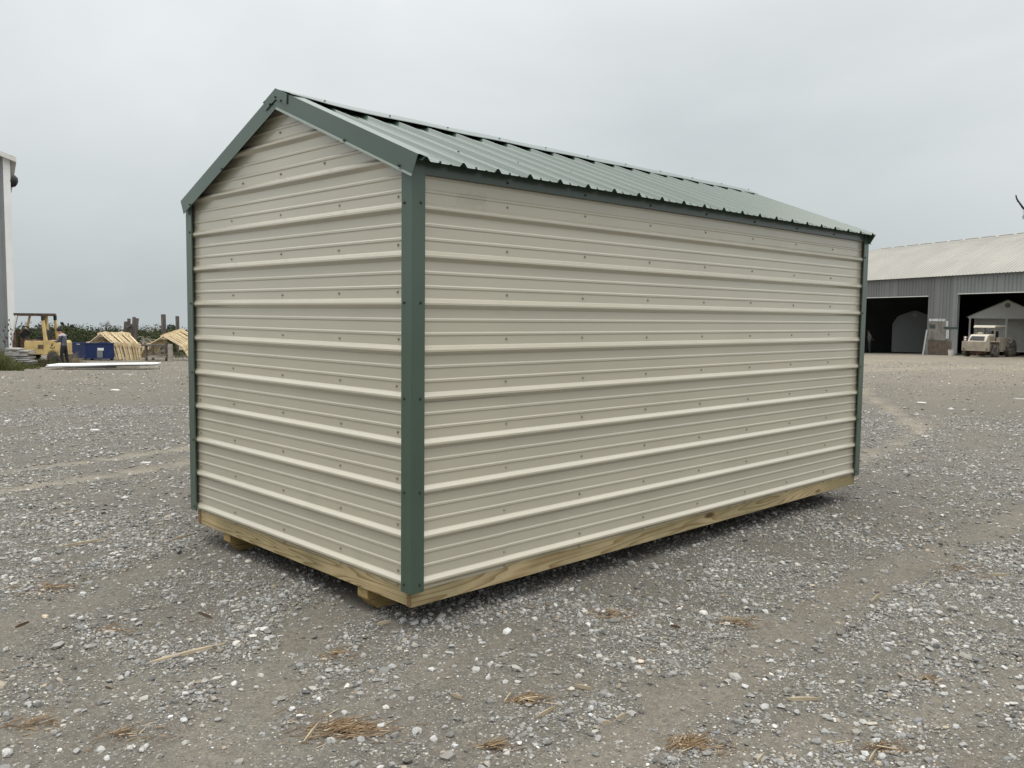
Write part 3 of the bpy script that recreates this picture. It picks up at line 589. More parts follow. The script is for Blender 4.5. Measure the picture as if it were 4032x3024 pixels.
# ------------------------------------------------------------------ blue hopper
Ph, mp_ = basis(338, 1419)
HP = thing('dump_hopper', 'low blue steel dump hopper with white labels beside the person', 'hopper', Ph, RZ)
X = lambda px: (px-338)*mp_
Zz = lambda py: (1419-py)*mp_
zt = Zz(1352); zb = Zz(1413)
m = MB(); c0 = Vector((0, 0, 0)); lft = Vector((X(229), .75, 0)); rgt = Vector((X(436), .35, 0)); bk = lft+rgt
def wallq(a_, b_, t=.03, z0=zb, z1=zt):
    d = (b_-a_).normalized(); nn = Vector((-d.y, d.x, 0))*t; return [a_+Vector((0, 0, z0)), b_+Vector((0, 0, z0)), b_+nn+Vector((0, 0, z0)), a_+nn+Vector((0, 0, z0)), a_+Vector((0, 0, z1)), b_+Vector((0, 0, z1)), b_+nn+Vector((0, 0, z1)), a_+nn+Vector((0, 0, z1))]
BF = [(3, 2, 1, 0), (4, 5, 6, 7), (0, 1, 5, 4), (1, 2, 6, 5), (2, 3, 7, 6), (3, 0, 4, 7)]
for a_, b_ in ((lft, c0), (c0, rgt), (rgt, bk), (bk, lft)): MB().add(wallq(a_, b_), BF).build('side_panel', blue_paint, HP, bevel=.006)
m = MB()
for a_, b_ in ((lft, c0), (c0, rgt), (rgt, bk), (bk, lft)): m.beam(a_+Vector((0, 0, zt)), b_+Vector((0, 0, zt)), .06, .05)
m.build('top_rim', blue_paint, HP); MB().add([lft+Vector((0, 0, zb+.02)), c0+Vector((0, 0, zb+.02)), rgt+Vector((0, 0, zb+.02)), bk+Vector((0, 0, zb+.02))], [(0, 1, 2, 3)]).build('floor_plate', blue_paint, HP)
def on(a_, b_, t0, t1, z0, z1, th=.012):
    d = b_-a_; p = a_+d*t0; q = a_+d*t1; nn = Vector((d.y, -d.x, 0)).normalized()*th
    return MB().add([p+Vector((0, 0, z0)), q+Vector((0, 0, z0)), q+nn+Vector((0, 0, z0)), p+nn+Vector((0, 0, z0)), p+Vector((0, 0, z1)), q+Vector((0, 0, z1)), q+nn+Vector((0, 0, z1)), p+nn+Vector((0, 0, z1))], BF)
on(lft, c0, .56, .72, Zz(1358), Zz(1354)).build('label_plate', white_paint, HP); on(c0, rgt, .42, .64, Zz(1380), Zz(1370)).build('label_plate', white_paint, HP)
on(c0, rgt, .40, .60, Zz(1408), Zz(1381), .03).build('fork_pocket', grey_steel, HP); on(c0, rgt, .28, .92, Zz(1413), Zz(1410.5), .12).build('foot_rail', blue_paint, HP)
for t in (.15, .85): MB().beam(c0+rgt*t+Vector((0, .2, 0)), c0+rgt*t+Vector((0, .2, zb+.02)), .1, .1).build('foot', black_paint, HP)

# ------------------------------------------------------------------ roof trusses in two nested stacks
lumber_b = mat('new_lumber_b', (.60, .47, .28), rough=.75, var=.12, scale=5, stretch=(1, 1, 3), bump=.1); lumber_c = mat('new_lumber_c', (.74, .63, .43), rough=.75, var=.1, scale=5, stretch=(1, 1, 3), bump=.1)
def truss_obj(half, knee, kz, rise, w, t, g, label):
    """gambrel truss of four boards with plywood gussets, standing in the x-z plane"""
    T = thing('roof_truss', label, 'truss', (0, 0, 0), 0, g)
    pts = [(-half, 0), (-knee, kz), (0, rise), (knee, kz), (half, 0)]
    for a_, b_ in zip(pts[:-1], pts[1:]): MB().beam((a_[0], 0, a_[1]), (b_[0], 0, b_[1]), t, w, (0, 1, 0)) .build('rafter', new_lumber, T)
    for px_, pz_ in pts[1:4]:
        gm_ = MB(); gm_.prism([(px_-.16, pz_-.15), (px_+.16, pz_-.15), (px_+.17, pz_+.02), (px_, pz_+.07), (px_-.17, pz_+.02)], -t/2-.012, -t/2-.0015, 1); gm_.build('gusset', new_lumber, T)
    return T
def copy_thing(T, loc, rz, tilt=0, label=None):
    c_ = T.copy(); COL.objects.link(c_); c_.location = loc; c_.rotation_euler = (0, tilt, rz)
    if label: c_['label'] = label
    for ch in list(T.children):
        d = ch.copy(); COL.objects.link(d); d.parent = c_
        mm = rnd.choice([new_lumber, lumber_b, lumber_c]); d.data = d.data.copy(); d.data.materials[0] = mm
    return c_
ORD = ['front', 'second', 'third', 'fourth', 'fifth', 'sixth', 'seventh', 'eighth', 'ninth', 'tenth', 'eleventh', 'twelfth']
def stack(px, py, n_, half, knee, kz, rise, step, where, group, rz, tilt):
    P0, mp = basis(px, py); T0 = truss_obj(half, knee, kz, rise, .15, .042, group, '')
    for k in range(n_):
        v = Vector((step[0]*k+rnd.uniform(-.035, .035)*(k > 0), step[1]*k, 0)); v.rotate(Matrix.Rotation(RZ+rz, 3, 'Z')); L_ = P0+v; L_.z = float(H(L_.x, L_.y))+step[2]*k+.02+rnd.uniform(0, .05)*(k > 0)
        tl = tilt*k+rnd.uniform(-.012, .012); o_ = T0
        if k == 0: T0.location = L_; T0.rotation_euler = (0, tl, RZ+rz)
        else: o_ = copy_thing(T0, L_, RZ+rz, tl)
        o_['label'] = (ORD[k] if k < n_-1 else 'rearmost')+' new pine roof truss of the stack '+where; o_['group'] = group
mpt = 41/FPX
stack(400, 1417, 11, 66*mpt, 47*mpt, 66*mpt, 103*mpt, (.085, .06, 0), 'right of the blue hopper', 'trusses stacked beside the hopper', R(-4), .012)
stack(648, 1419, 10, 112*mpt, 76*mpt, 54*mpt, 96*mpt, (.068, .06, .032), 'behind the grey timber bench', 'trusses stacked behind the timber bench', R(-4), 0)

# weathered posts
def post(label, px0, py0, px1, py1, Zp, w, name='timber_post', group='weathered timber posts', d=0):
    a_ = at(px0, py0, Zp); b_ = at(px1, py1, Zp); a_.z = min(a_.z, float(H(a_.x, a_.y))+.0); T = MB(); v = b_-a_
    T.beam((0, 0, -.05), tuple(v), w, w, tuple(rt0)); o_ = T.build(name, grey_lumber, None, bevel=.008); o_.location = a_; return tag(o_, label, 'post', group)
Zp = 45.
post('leftmost leaning grey post of the post cluster behind the trusses', 486, 1360, 497, 1266, Zp, .16)
post('second leaning grey post of the cluster, thinner and lighter', 500, 1365, 508, 1254, Zp+.3, .13)
post('pale split-faced grey post leaning in the middle of the cluster', 509, 1370, 515, 1284, Zp-.2, .13)
post('tallest dark upright post of the leaning post cluster', 522, 1350, 528, 1248, Zp+.2, .13)
post('rightmost leaning grey post of the cluster, reaching lowest', 527, 1385, 541, 1253, Zp-.6, .12)
cb = MB().beam((0, 0, 0), tuple(at(523, 1278, Zp-.3)-at(498, 1286, Zp-.3)), .08, .12); o_ = cb.build('timber_rail', grey_lumber); o_.location = at(498, 1286, Zp-.3); tag(o_, 'short dark rail nailed across the leaning posts', 'rail')
post('thick square post rising alone above the right truss stack', 648, 1400, 643, 1238, 49, .2); post('shorter post with a pale face beside the shed corner', 702, 1400, 698, 1245, 49, .16)

# grey timber bench before the right stack
Pt, mp_ = basis(640, 1422)
BE = thing('timber_bench', 'weathered grey timber bench frame in front of the pine trusses', 'bench', Pt, RZ)
X = lambda px: (px-640)*mp_
Zz = lambda py: (1422-py)*mp_
MB().beam((X(562), 0, Zz(1360)), (X(655), 0, Zz(1359)), .3, .08).build('top_beam', grey_lumber, BE); MB().beam((X(576), 0, Zz(1406)), (X(656), 0, Zz(1404)), .05, .09).build('rail', pale_lumber, BE); MB().beam((X(580), .1, Zz(1402)), (X(662), .12, Zz(1394)), .05, .05).build('rail', pale_lumber, BE)
MB().box(X(574), X(580), -.1, .06, 0, Zz(1363)).build('leg', grey_lumber, BE); MB().box(X(664), X(678), -.08, .1, 0, Zz(1355)).build('leg', pale_lumber, BE); MB().box(X(580), X(588), .5, .6, 0, Zz(1363)).build('leg', grey_lumber, BE); MB().beam((X(645), .3, 0), (X(648), .3, Zz(1360)), .08, .1).build('leg', grey_lumber, BE)

# stacked white roofing sheets on blocks
Psh, mp_ = basis(400, 1447)
rs = random.Random(5)
BL = MB(); BL.box(-.4, .4, 0, .3, 0, .13); o_ = BL.build('timber_block', pale_lumber, None, bevel=.01); bP, _ = hit(497, 1449); o_.location = bP; o_.rotation_euler = (0, 0, RZ); tag(o_, 'squared pale timber block under the white sheets', 'block')
dk = MB().box(-2.0, .0, 0, .9, 0, .09).build('dark_pallet', dark_inside); q, _ = hit(455, 1449); dk.location = q; dk.rotation_euler = (0, 0, RZ+.03); tag(dk, 'dark low pallet under the white metal sheets', 'pallet')
for k in range(6):
    m = MB(); Ln = [3.3, 3.7, 3.5, 3.9, 3.55, 3.75][k]; wd = .95; prof = []
    for j in range(5): c0 = -.45+.2286*j; prof += [(c0-.026, 0), (c0-.008, .019), (c0+.008, .019), (c0+.026, 0)]
    prof = [(-.475, 0)]+prof[1:-1]+[(.475, 0)]
    pts = [];
    for u, h in prof: pts += [(-Ln/2, u, h), (Ln/2, u, h+.0)]
    m.add(pts, [(2*i, 2*i+2, 2*i+3, 2*i+1) for i in range(len(prof)-1)])
    o_ = m.build('roofing_sheet', white_paint if k > 1 else grey_steel, None, solid=.002)
    c_ = at(406+[-14, 3, -9, 5, -4, 0][k], 1440, 33.4); zg = float(H(c_.x, c_.y)); o_.location = (c_.x, c_.y, zg+.13+.013*k); o_.rotation_euler = (0, -.022+.006*rs.uniform(-1, 1), RZ+.07+.03*rs.uniform(-1, 1))
    tag(o_, ['dark lowest sheet of the white roofing sheet pile', 'second lowest grey sheet of the roofing sheet pile', 'lowest white sheet of the roofing sheet pile', 'white sheet third from the top of the roofing pile', 'white sheet just under the top one of the roofing pile', 'topmost white ribbed sheet of the low roofing pile'][k], 'roofing sheet', 'sheets of the white roofing pile')

weathered_white = mat('weathered_white', (.40, .385, .36), rough=.85, var=.25, scale=8, stretch=(.3, 1, 1), dirt=((.2, .17, .13), .25, 6))
# pile of whitish boards before the forklift
for r_ in range(8):
    for c_i in range(2 if r_ != 7 else 1):
        Pw = at(97, 1424, 35.4); Pw.z = float(H(Pw.x, Pw.y)); ln = [.52, .50][c_i]*rs.uniform(.85, 1.1); o_ = MB().box(-ln/2, ln/2, -.5, .0, 0, .055).build('stacked_board', weathered_white, None, bevel=.004)
        off = Vector((-.27+.5*c_i+rs.uniform(-.06, .06), rs.uniform(-.05, .05), .0)); off.rotate(Matrix.Rotation(RZ, 3, 'Z')); o_.location = Pw+off+Vector((0, 0, .10+.083*r_+rs.uniform(0, .01))); o_.rotation_euler = (0, rs.uniform(-.03, .03), RZ+rs.uniform(-.05, .05))
        tag(o_, 'topmost whitish board on the pile before the forklift' if r_ == 7 else ['left', 'right'][c_i]+' whitish board in '+['the lowest', 'the second', 'the third', 'the fourth', 'the fifth', 'the sixth', 'the seventh'][r_]+' layer of the pile before the forklift', 'board', 'whitish boards piled before the forklift')
o_ = MB().prism([(-.2, -.12), (.12, -.14), (.2, .02), (.05, .13), (-.16, .1)], 0, .025, 2).build('scrap_sheet', white_paint); q, _ = hit(113, 1436); o_.location = q+Vector((0, 0, .05)); o_.rotation_euler = (.25, .1, RZ); tag(o_, 'small white sheet scrap lying at the edge of the grass', 'scrap')

# heap of weathered brush behind the post cluster
# ------------------------------------------------------------------ barn on the right
def cyl_pt(right, fwd): return Vector((CAM.x, CAM.y, 0))+Vector((math.sin(YAW), -math.cos(YAW), 0))*right+Vector((math.cos(YAW), math.sin(YAW), 0))*fwd
A0 = at(3417, 1102.4, 64.9); A1 = at(4032, 1062.3, 50.9)
wd = Vector((A1.x-A0.x, A1.y-A0.y, 0)); wlen = wd.length; wd.normalize(); wn = Vector((-wd.y, wd.x, 0))       # along the front wall, and into the barn
if wn.dot(Vector((fw.x, fw.y, 0))) < 0: wn = -wn
def wh(px, py):
    d = ray(px, py); t = (Vector((A0.x, A0.y, 0))-Vector((CAM.x, CAM.y, 0))).dot(wn)/Vector((d.x, d.y, 0)).dot(wn); P_ = CAM+d*t; return (Vector((P_.x, P_.y, 0))-Vector((A0.x, A0.y, 0))).dot(wd), P_.z
EV = (A0.z+A1.z)/2
brz = math.atan2(wd.y, wd.x)
BZ0 = -1.35
BN_ = thing('barn', 'large grey metal barn with pale arched roof and two dark open bays', 'barn', (A0.x, A0.y, 0), brz)
d1a, d1t = wh(3412, 1174.7); d1b, d1t2 = wh(3656.7, 1161.6); d2a, d2t = wh(3772, 1156); w_l = -7.8; w_r = wlen+16; d1a = -1.2
d2b = wlen+2.6; dt1 = (d1t+d1t2)/2; dt2 = d2t; DEP = 14.
def vpanel(u0, u1, z0, z1, m_, depth=.04, parent=BN_, step=.3):
    prof = [(u0, 0)]; c0 = (math.floor(u0/step)+.5)*step
    while c0 < u1:
        if c0-.035 > u0 and c0+.035 < u1: prof += [(c0-.035, 0), (c0-.014, -depth), (c0+.014, -depth), (c0+.035, 0)]
        c0 += step
    prof.append((u1, 0)); pts = []
    for u, d in prof: pts += [(u, d, z0), (u, d, z1)]
    m = MB(); m.add(pts, [(2*i, 2*i+2, 2*i+3, 2*i+1) for i in range(len(prof)-1)]); return m.build('wall_panel', m_, parent)
def panels(u0, u1, z0, z1, m_):
    k = int(math.ceil((u1-u0)/.9)); 
    for i in range(k): vpanel(u0+(u1-u0)*i/k+.002, u0+(u1-u0)*(i+1)/k, z0, z1, m_)
panels(w_l, d1a, BZ0, EV, grey_steel_dark); panels(d1a, d1b, dt1, EV, grey_steel_dark)
pier_m = wh(3747, 1300)[0]
panels(d1b, pier_m, BZ0, EV, grey_steel_dark); panels(pier_m, d2a, BZ0, EV, grey_steel); panels(d2a, d2b, dt2, EV, grey_steel); panels(d2b, w_r, BZ0, EV, grey_steel)
for a_, b_, z in ((d1a, d1b, dt1), (d2a, d2b, dt2)): MB().box(a_, b_, -.05, .05, z-.05, z+.0).build('door_header', white_steel, BN_)
for u in (d2a,): MB().box(u-.06, u+.06, -.04, .12, BZ0, dt2-.08).build('door_jamb', grey_steel, BN_)
aged_roof = mat('aged_roof', (.30, .29, .255), rough=.5, var=.06, scale=.4, dirt=((.235, .225, .19), .12, .5))
# shell: back, ends, and a dark inside
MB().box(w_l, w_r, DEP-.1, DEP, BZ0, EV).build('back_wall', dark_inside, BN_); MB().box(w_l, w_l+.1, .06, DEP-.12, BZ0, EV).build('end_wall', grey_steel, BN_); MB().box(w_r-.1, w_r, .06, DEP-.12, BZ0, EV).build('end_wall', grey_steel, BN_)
RZh = 2.93
NP = 14
def rprof(t): y = t*DEP; x = abs(2*t-1); return y, EV+.03+RZh*(1-x**1.75) if x < 1 else EV+.03
ts = [.5-.5*math.cos(math.pi*i/(2*NP)) for i in range(NP+1)]; ts = [t for t in ts if t <= .5]; ts = ts+[1-t for t in ts[::-1][1:]]
ry = [rprof(t) for t in ts]; ry[0] = (-.22, EV-.08)
k = int((w_r-w_l+.4)/.9)
sheet = None
for i in range(k):
    u0 = w_l-.2+.9*i; prof = [(u0, 0)]
    for c0 in (u0+.15, u0+.45, u0+.75): prof += [(c0-.035, 0), (c0-.014, .035), (c0+.014, .035), (c0+.035, 0)]
    prof.append((u0+.9, 0.002)); m = MB(); ny = len(ry); pts = [(u, y, z+h) for u, h in prof for y, z in ry]
    m.add(pts, [(a_*ny+j, (a_+1)*ny+j, (a_+1)*ny+j+1, a_*ny+j+1) for a_ in range(len(prof)-1) for j in range(ny-1)]); m.build('roof_panel', aged_roof, BN_)
m = MB(); m.box(w_l-.2, w_r, DEP/2-.25, DEP/2+.25, EV+RZh+.06, EV+RZh+.14); m.build('ridge_cap', white_paint, BN_)
for i in range(int((w_r-w_l)/1.6)): MB().box(w_l+1.6*i, w_l+1.6*i+1.3, DEP/2-.27, DEP/2-.252, EV+RZh+.065, EV+RZh+.10)  .build('ridge_vent', grey_steel_dark, BN_)
for u in (w_l, w_r-.05): MB().prism([(y+.3 if y < 0 else min(y, DEP-.15), z-.05) for y, z in ry]+[(DEP-.15, EV), (.1, EV)], u, u+.05, 0).build('gable_end', grey_steel, BN_)
# patches and stains nailed on the pier
dirty = mat('dirty_patch', (.20, .185, .165), rough=.7, var=.25, scale=1.5, dirt=((.11, .085, .065), .35, 1.3)); mud = mat('mud_splash', (.105, .08, .06), rough=.9, var=.2, scale=3); green_smear = mat('green_smear', (.035, .055, .045), rough=.7, var=.2); bare_zinc = mat('bare_zinc', (.52, .53, .53), rough=.4, var=.12, scale=3, stretch=(1, 1, .2))
def patch(pxa, pya, pxb, pyb, m_, th=-.034, nm='patch_sheet'):
    ua, za = wh(pxa, pya); ub, zb_ = wh(pxb, pyb); return MB().box(ua, ub, th-.006, th, zb_, za).build(nm, m_, BN_)
patch(3658, 1266, 3725, 1340, dirty); patch(3658, 1340.6, 3747, 1398, mud, -.036); patch(3659, 1255, 3725, 1265.4, bare_zinc, -.03); patch(3727, 1264, 3736, 1286, bare_zinc); patch(3717, 1287, 3771, 1296, green_smear, -.042); patch(3728, 1298, 3737, 1334, bare_zinc); patch(3749, 1297, 3768, 1392, grey_steel, -.032); patch(3662, 1277, 3685, 1294, green_smear, -.041)
# boards leaning at the pier
for i_, (xa, xb) in enumerate(((3634, 3650), (3642, 3655))):
    a_ = at(xa, 1393.5, 57.6); a_.z = float(H(a_.x, a_.y)); b_ = at(xb, 1299, 58.2); o_ = MB().beam((0, 0, 0), tuple(b_-a_), .10 if i_ == 0 else .07, .05).build('leaning_board', grey_steel if i_ == 0 else grey_lumber); o_.location = a_
    tag(o_, ['wide grey board leaning on the barn pier', 'narrow dark board leaning against the pier edge'][i_], 'board')
# bucket
q, mpb = basis(3745, 1398); q = at(3745, 1398, 55.3); q.z = float(H(q.x, q.y))
m = MB(); m.lathe([(0, .15), (.01, .155), (.32, .19), (.34, .195), (.34, .175), (.05, .14)], (0, 0, 0), (0, 0, 1), 16); BU = thing('bucket', 'dirty white bucket standing at the foot of the barn pier', 'bucket', q, 0); m.build('pail', white_lumber, BU); m = MB(); m.lathe([(.345, .20), (.36, .20), (.365, .19)], (-.05, 0, 0), (.12, 0, 1), 16); m.build('lid', white_paint, BU)

# sheds standing in the bays
shed_white_shaded = mat('shed_white_shaded', (.13, .14, .142), rough=.6, var=.05)  # white shed paint, darkened in the colour for the deep shade inside the bay
def shed_front(name, label, px, py, Z_, roofpts, depth, baseh, vent):
    P_ = at(px, py, Z_); s_ = Z_/FPX; T = thing(name, label, 'shed', P_, RZ-R(25)); pts = [((x-px)*s_, (py-y)*s_) for x, y in roofpts]
    m = MB(); m.prism(pts, 0, depth, 1); m.build('body', shed_white_shaded, T)
    m = MB(); outl = pts[1:-1]
    for a_, b_ in zip(outl[:-1], outl[1:]): m.beam((a_[0], -.02, a_[1]+.02), (b_[0], -.02, b_[1]+.02), .12, .09, (0, 1, 0))
    m.build('roof_edge', shed_white_shaded, T); v = MB(); v.lathe([(0, .16), (.02, .16), (.03, .12)], ((vent[0]-px)*s_, -.0, (py-vent[1])*s_), (0, -1, 0), 16); v.build('gable_vent', grey_steel, T)
    x0 = min(p[0] for p in pts); x1 = max(p[0] for p in pts)
    for k in range(3): xx = x0+.3+(x1-x0-.6)*k/2; MB().box(xx-.06, xx+.06, .1, depth-.1, -baseh, -.005).build('skid', grey_lumber, T)
    return T
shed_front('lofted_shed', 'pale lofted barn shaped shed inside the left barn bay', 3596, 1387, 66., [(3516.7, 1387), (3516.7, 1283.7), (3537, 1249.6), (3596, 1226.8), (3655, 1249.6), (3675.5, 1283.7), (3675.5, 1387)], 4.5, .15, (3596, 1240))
P_ = at(3958, 1378, 56.3); s_ = 56.3/FPX
PS = thing('porch_shed', 'white shed with gabled porch on posts inside the right barn bay', 'shed', P_, RZ-R(27))
X = lambda px: (px-3958)*s_*.93
Zz = lambda py: (1378-py)*s_
m = MB(); m.prism([(X(3812), Zz(1250)), (X(3958), Zz(1185)), (X(4104), Zz(1250))], 0, .1, 1); m.build('porch_gable', white_paint, PS); m = MB(); m.box(X(3812), X(4104), -.03, .14, Zz(1255), Zz(1249.8)); m.build('porch_beam', white_paint, PS)
for x in (3820, 3957, 4094): MB().box(X(x)-.05, X(x)+.05, .0, .1, 0, Zz(1255)).build('porch_post', white_paint, PS)
MB().box(X(3841), X(4090), 1.5, 5.5, 0, Zz(1247)).build('body', white_paint, PS); MB().box(X(3962), X(4028), 1.46, 1.498, .1, Zz(1262)).build('door', white_steel, PS); MB().box(X(3822), X(4094), .02, 1.49, -.12, -.01).build('porch_floor', white_lumber, PS)
m = MB()
for sg in (1, -1): m.add([(sg*X(4108), -.1, Zz(1251)), (0, -.1, Zz(1183)), (0, 5.6, Zz(1183)), (sg*X(4108), 5.6, Zz(1251))], [(0, 1, 2, 3)])
m.build('roof', white_steel, PS, solid=.03); v = MB(); v.lathe([(0, .16), (.02, .16), (.03, .12)], (0, -.0, Zz(1203)), (0, -1, 0), 16); v.build('gable_vent', grey_steel, PS)
for xx in (3850, 3958, 4066): MB().box(X(xx)-.1, X(xx)+.1, .3, 5.3, -.42, -.125).build('skid', grey_lumber, PS)
# worker in the dark bay
J2 = {k: ((v[0][0]*.5, v[0][1], v[0][2]), v[1]) for k, v in J.items()}; J2['ell'] = ((.0, -.24, 1.08), .055); J2['wrl'] = ((.2, -.16, 1.0), .04); J2['hdl'] = ((.27, -.12, 1.0), (.045, .03)); J2['wrr'] = ((.18, .14, 1.0), .04); J2['hdr'] = ((.26, .1, 1.0), (.045, .03)); J2['tol'] = ((.16, -.13, .045), .045); J2['tor'] = ((.2, .13, .045), .045)
work = mat('work_clothes', (.07, .07, .07), rough=.95)
person('person', 'person in dark work clothes standing in the shadow of the barn bay', 3422, 1393, J2, BN, {'mats': [work, dark_cloth, skin], 'pick': lambda c_: 2 if c_.z > 1.42 or (c_.x > .17 and .9 < c_.z < 1.1) else (0 if c_.z > .9 else 1)}, capfn((-.09, 0, 1.60), hat_cloth), Zp=66.)

# ------------------------------------------------------------------ dusty tractor
Zt = 50.6; pt = at(3894, 1398, Zt); TR = thing('tow_tractor', 'dusty cream industrial tractor with canopy parked before the barn', 'tractor', (pt.x, pt.y, float(H(pt.x, pt.y))), RZ-R(55)); mt = Zt/FPX; dz = pt.z-float(H(pt.x, pt.y))
q_ = 1.06
m = MB(); m.box(-1.62, 0, 0, .10, .34, .90); m.build('front_plate', cream_paint, TR, bevel=.02)
MB().box(-1.5, -.12, .10, 2.6, .36, .80).build('frame', cream_paint, TR, bevel=.01)
m = MB(); m.prism([(.06, .905), (.30, 1.23), (.42, 1.30), (1.15, 1.33), (1.15, .81), (.11, .81)], -1.32, -.26, 0); hd = m.build('hood', cream_clean, TR, bevel=.03)
m = MB(); nn = Vector((0, -.325, .24)).normalized()
m.add([(-1.22, .096+nn.y*.02, .965+.02*nn.z), (-.36, .096+nn.y*.02, .965+.02*nn.z), (-.42, .26+nn.y*.02, 1.19+.02*nn.z), (-1.16, .26+nn.y*.02, 1.19+.02*nn.z)], [(0, 1, 2, 3)]); m.build('grille', black_paint, TR, solid=.01)
m = MB(); m.box(-.258, -.25, .5, 1.05, .9, 1.2); m.build('side_vent', cream_paint, TR)
lb = MB(); lb.box(-1.60, -1.57, .12, .18, .9, 1.2); lb.box(-1.40, -1.37, .12, .18, .9, 1.2); lb.build('lamp_bracket', rust, TR)
for z in (.985, 1.12): v = MB(); v.lathe([(0, .05), (.08, .06), (.10, .05)], (-1.485, .19, z), (0, -1, 0), 14); v.build('headlamp', white_paint, TR)
for x in (-1.5, -.16): v = MB(); v.lathe([(0, .055), (.015, .055), (.02, .04)], (x, -.002, .46), (0, -1, 0), 12); v.build('tow_eye', rust, TR)
for x, y in ((-1.35, 1.1), (-.28, 1.1), (-1.35, 2.1), (-.28, 2.1)): MB().beam((x, y, .8), (x, y, 1.74), .07, .07).build('canopy_post', cream_paint, TR)
m = MB(); m.prism([(.9, 1.70), (.95, 1.80), (1.05, 1.84), (2.25, 1.84), (2.25, 1.74), (1.08, 1.72)], -1.45, -.2, 0); m.build('canopy', cream_clean, TR, bevel=.02)
m = MB(); m.box(-.9, -.5, 1.55, 1.95, .8, 1.12); m.box(-.9, -.5, 1.92, 2.02, 1.12, 1.5); m.build('seat', black_paint, TR, bevel=.03); m = MB(); m.tube([(-.85, 1.2, 1.1), (-.85, 1.4, 1.34)], .025, 8); m.tube([Vector((-.85, 1.4, 1.34))+Vector((math.cos(a)*.18, -.6*math.sin(a)*.18, .8*math.sin(a)*.18)) for a in np.linspace(0, 2*math.pi, 15)], .016, 6, False); m.build('steering_wheel', black_paint, TR)
m = MB(); m.box(-1.12, -.85, .75, .95, 1.335, 1.42); m.build('air_cleaner', cream_clean, TR, bevel=.02)
m = MB(); m.prism([(1.18, .36), (1.18, .80), (1.05, .80), (1.02, .86), (.30, .86), (.28, .92), (1.22, .92), (1.22, 1.14), (2.05, 1.14), (1.95, .62), (1.9, .36)], -.25, .0, 0); m.build('fender', cream_paint, TR, bevel=.015)
m = MB(); m.prism([(1.18, .36), (1.18, .80), (1.05, .80), (1.02, .86), (.30, .86), (.28, .92), (1.22, .92), (1.22, 1.14), (2.05, 1.14), (1.95, .62), (1.9, .36)], -1.62, -1.4, 0); m.build('fender', cream_paint, TR, bevel=.015)
MB().box(.001, .03, 1.32, 1.80, .38, .72).build('tool_box', cream_paint, TR, bevel=.01); MB().box(-1.3, -.3, .3, .5, .18, .33).build('axle', rust, TR)
for x in (-1.80, -.20): wheel(TR, x, .72, .36, .36, .30, dusty_rubber, cream_paint, (1, 0, 0) if x > -1 else (1, 0, 0))
for x in (-1.85, -.18): wheel(TR, x, 2.42, .52, .52, .36, dusty_rubber, cream_paint, (1, 0, 0))
# flip the rims of the near side outward
for w in [c_ for c_ in TR.children if c_.name.startswith('wheel')]:
    for r_ in [c_ for c_ in w.children if c_.name.startswith('rim')]:
        xs_ = [v.co.x for v in w.data.vertices]; cx_ = (min(xs_)+max(xs_))/2
        if cx_ > -1:
            for v in r_.data.vertices: v.co.x = 2*cx_-v.co.x
            r_.data.flip_normals()
# pole on the ground at the right edge
q, _ = hit(3985, 1404); q2, _ = hit(4085, 1388); o_ = MB().tube([(0, 0, .06), tuple(q2-q+Vector((0, 0, .06)))], .06, 8).build('long_pole', grey_lumber); o_.location = q; tag(o_, 'long thin pole lying on the gravel right of the tractor', 'pole')

# ------------------------------------------------------------------ vegetation
leaf_m = tint_mat('leaves', .75, .2, .25); bark = mat('bark', (.06, .05, .042), rough=.95, var=.3, scale=14, bump=.3); dead_bark = mat('dead_bark', (.03, .027, .025), rough=.95)
def leaf_cloud(n_, cen, rad_, size, colr, up_bias=.2):
    """small four-sided leaf clumps spread through lumpy lobes; returns verts, faces, tints"""
    c_ = np.asarray(cen, float); k = npr.randint(0, len(c_), n_); d = npr.normal(0, 1, (n_, 3)); d /= np.linalg.norm(d, axis=1)[:, None]; r_ = npr.uniform(.45, 1, n_)**.6
    p = c_[k]+d*r_[:, None]*np.asarray(rad_)[k][:, None]*np.array([1, 1, .9]); a = npr.normal(0, 1, (n_, 3)); a /= np.linalg.norm(a, axis=1)[:, None]; b_ = np.cross(a, d+npr.normal(0, .4, (n_, 3))); b_ /= np.linalg.norm(b_, axis=1)[:, None]+1e-6
    s_ = (size*npr.uniform(.6, 1.4, n_))[:, None]; V = np.stack([p-a*s_, p+b_*s_*.6, p+a*s_, p-b_*s_*.6], 1).reshape(-1, 3); F = np.arange(n_*4).reshape(-1, 4)
    g = npr.uniform(.6, 1.35, n_)*(1+.25*npr.normal(0, 1, len(c_))[k]); C = np.clip(np.array(colr)[None]*g[:, None]*npr.uniform(.9, 1.1, (n_, 3)), .003, .5); return V, F, np.repeat(C, 4, 0)
# far wood: many crowns standing close, one mass
VV = []; FF = []; CC = []; o0 = 0
def crown(px, topy, Zc, wpx, conif, colr, n_):
    global o0
    s_ = Zc/FPX; top = at(px, topy, Zc); w = wpx*s_; hgt = w*(2.2 if conif else 1.2); cen = []; rd_ = []
    for i_ in range(9 if conif else 12):
        t = npr.rand()
        if conif: cen.append((top.x+npr.normal(0, .2*w*t), top.y+npr.normal(0, .2*w*t), top.z-.08*hgt-t*hgt)); rd_.append(w*(.10+.38*t))
        else: an = npr.uniform(0, 6.28); cen.append((top.x+math.cos(an)*w*.38*t**.5, top.y+math.sin(an)*w*.38*t**.5, top.z-w*.24-npr.rand()*hgt*.8*(.3+t))); rd_.append(w*npr.uniform(.14, .26))
    V, F, C = leaf_cloud(n_, cen, rd_, w*.045, colr); VV.append(V); FF.append(F+o0); CC.append(C); o0 += len(V)
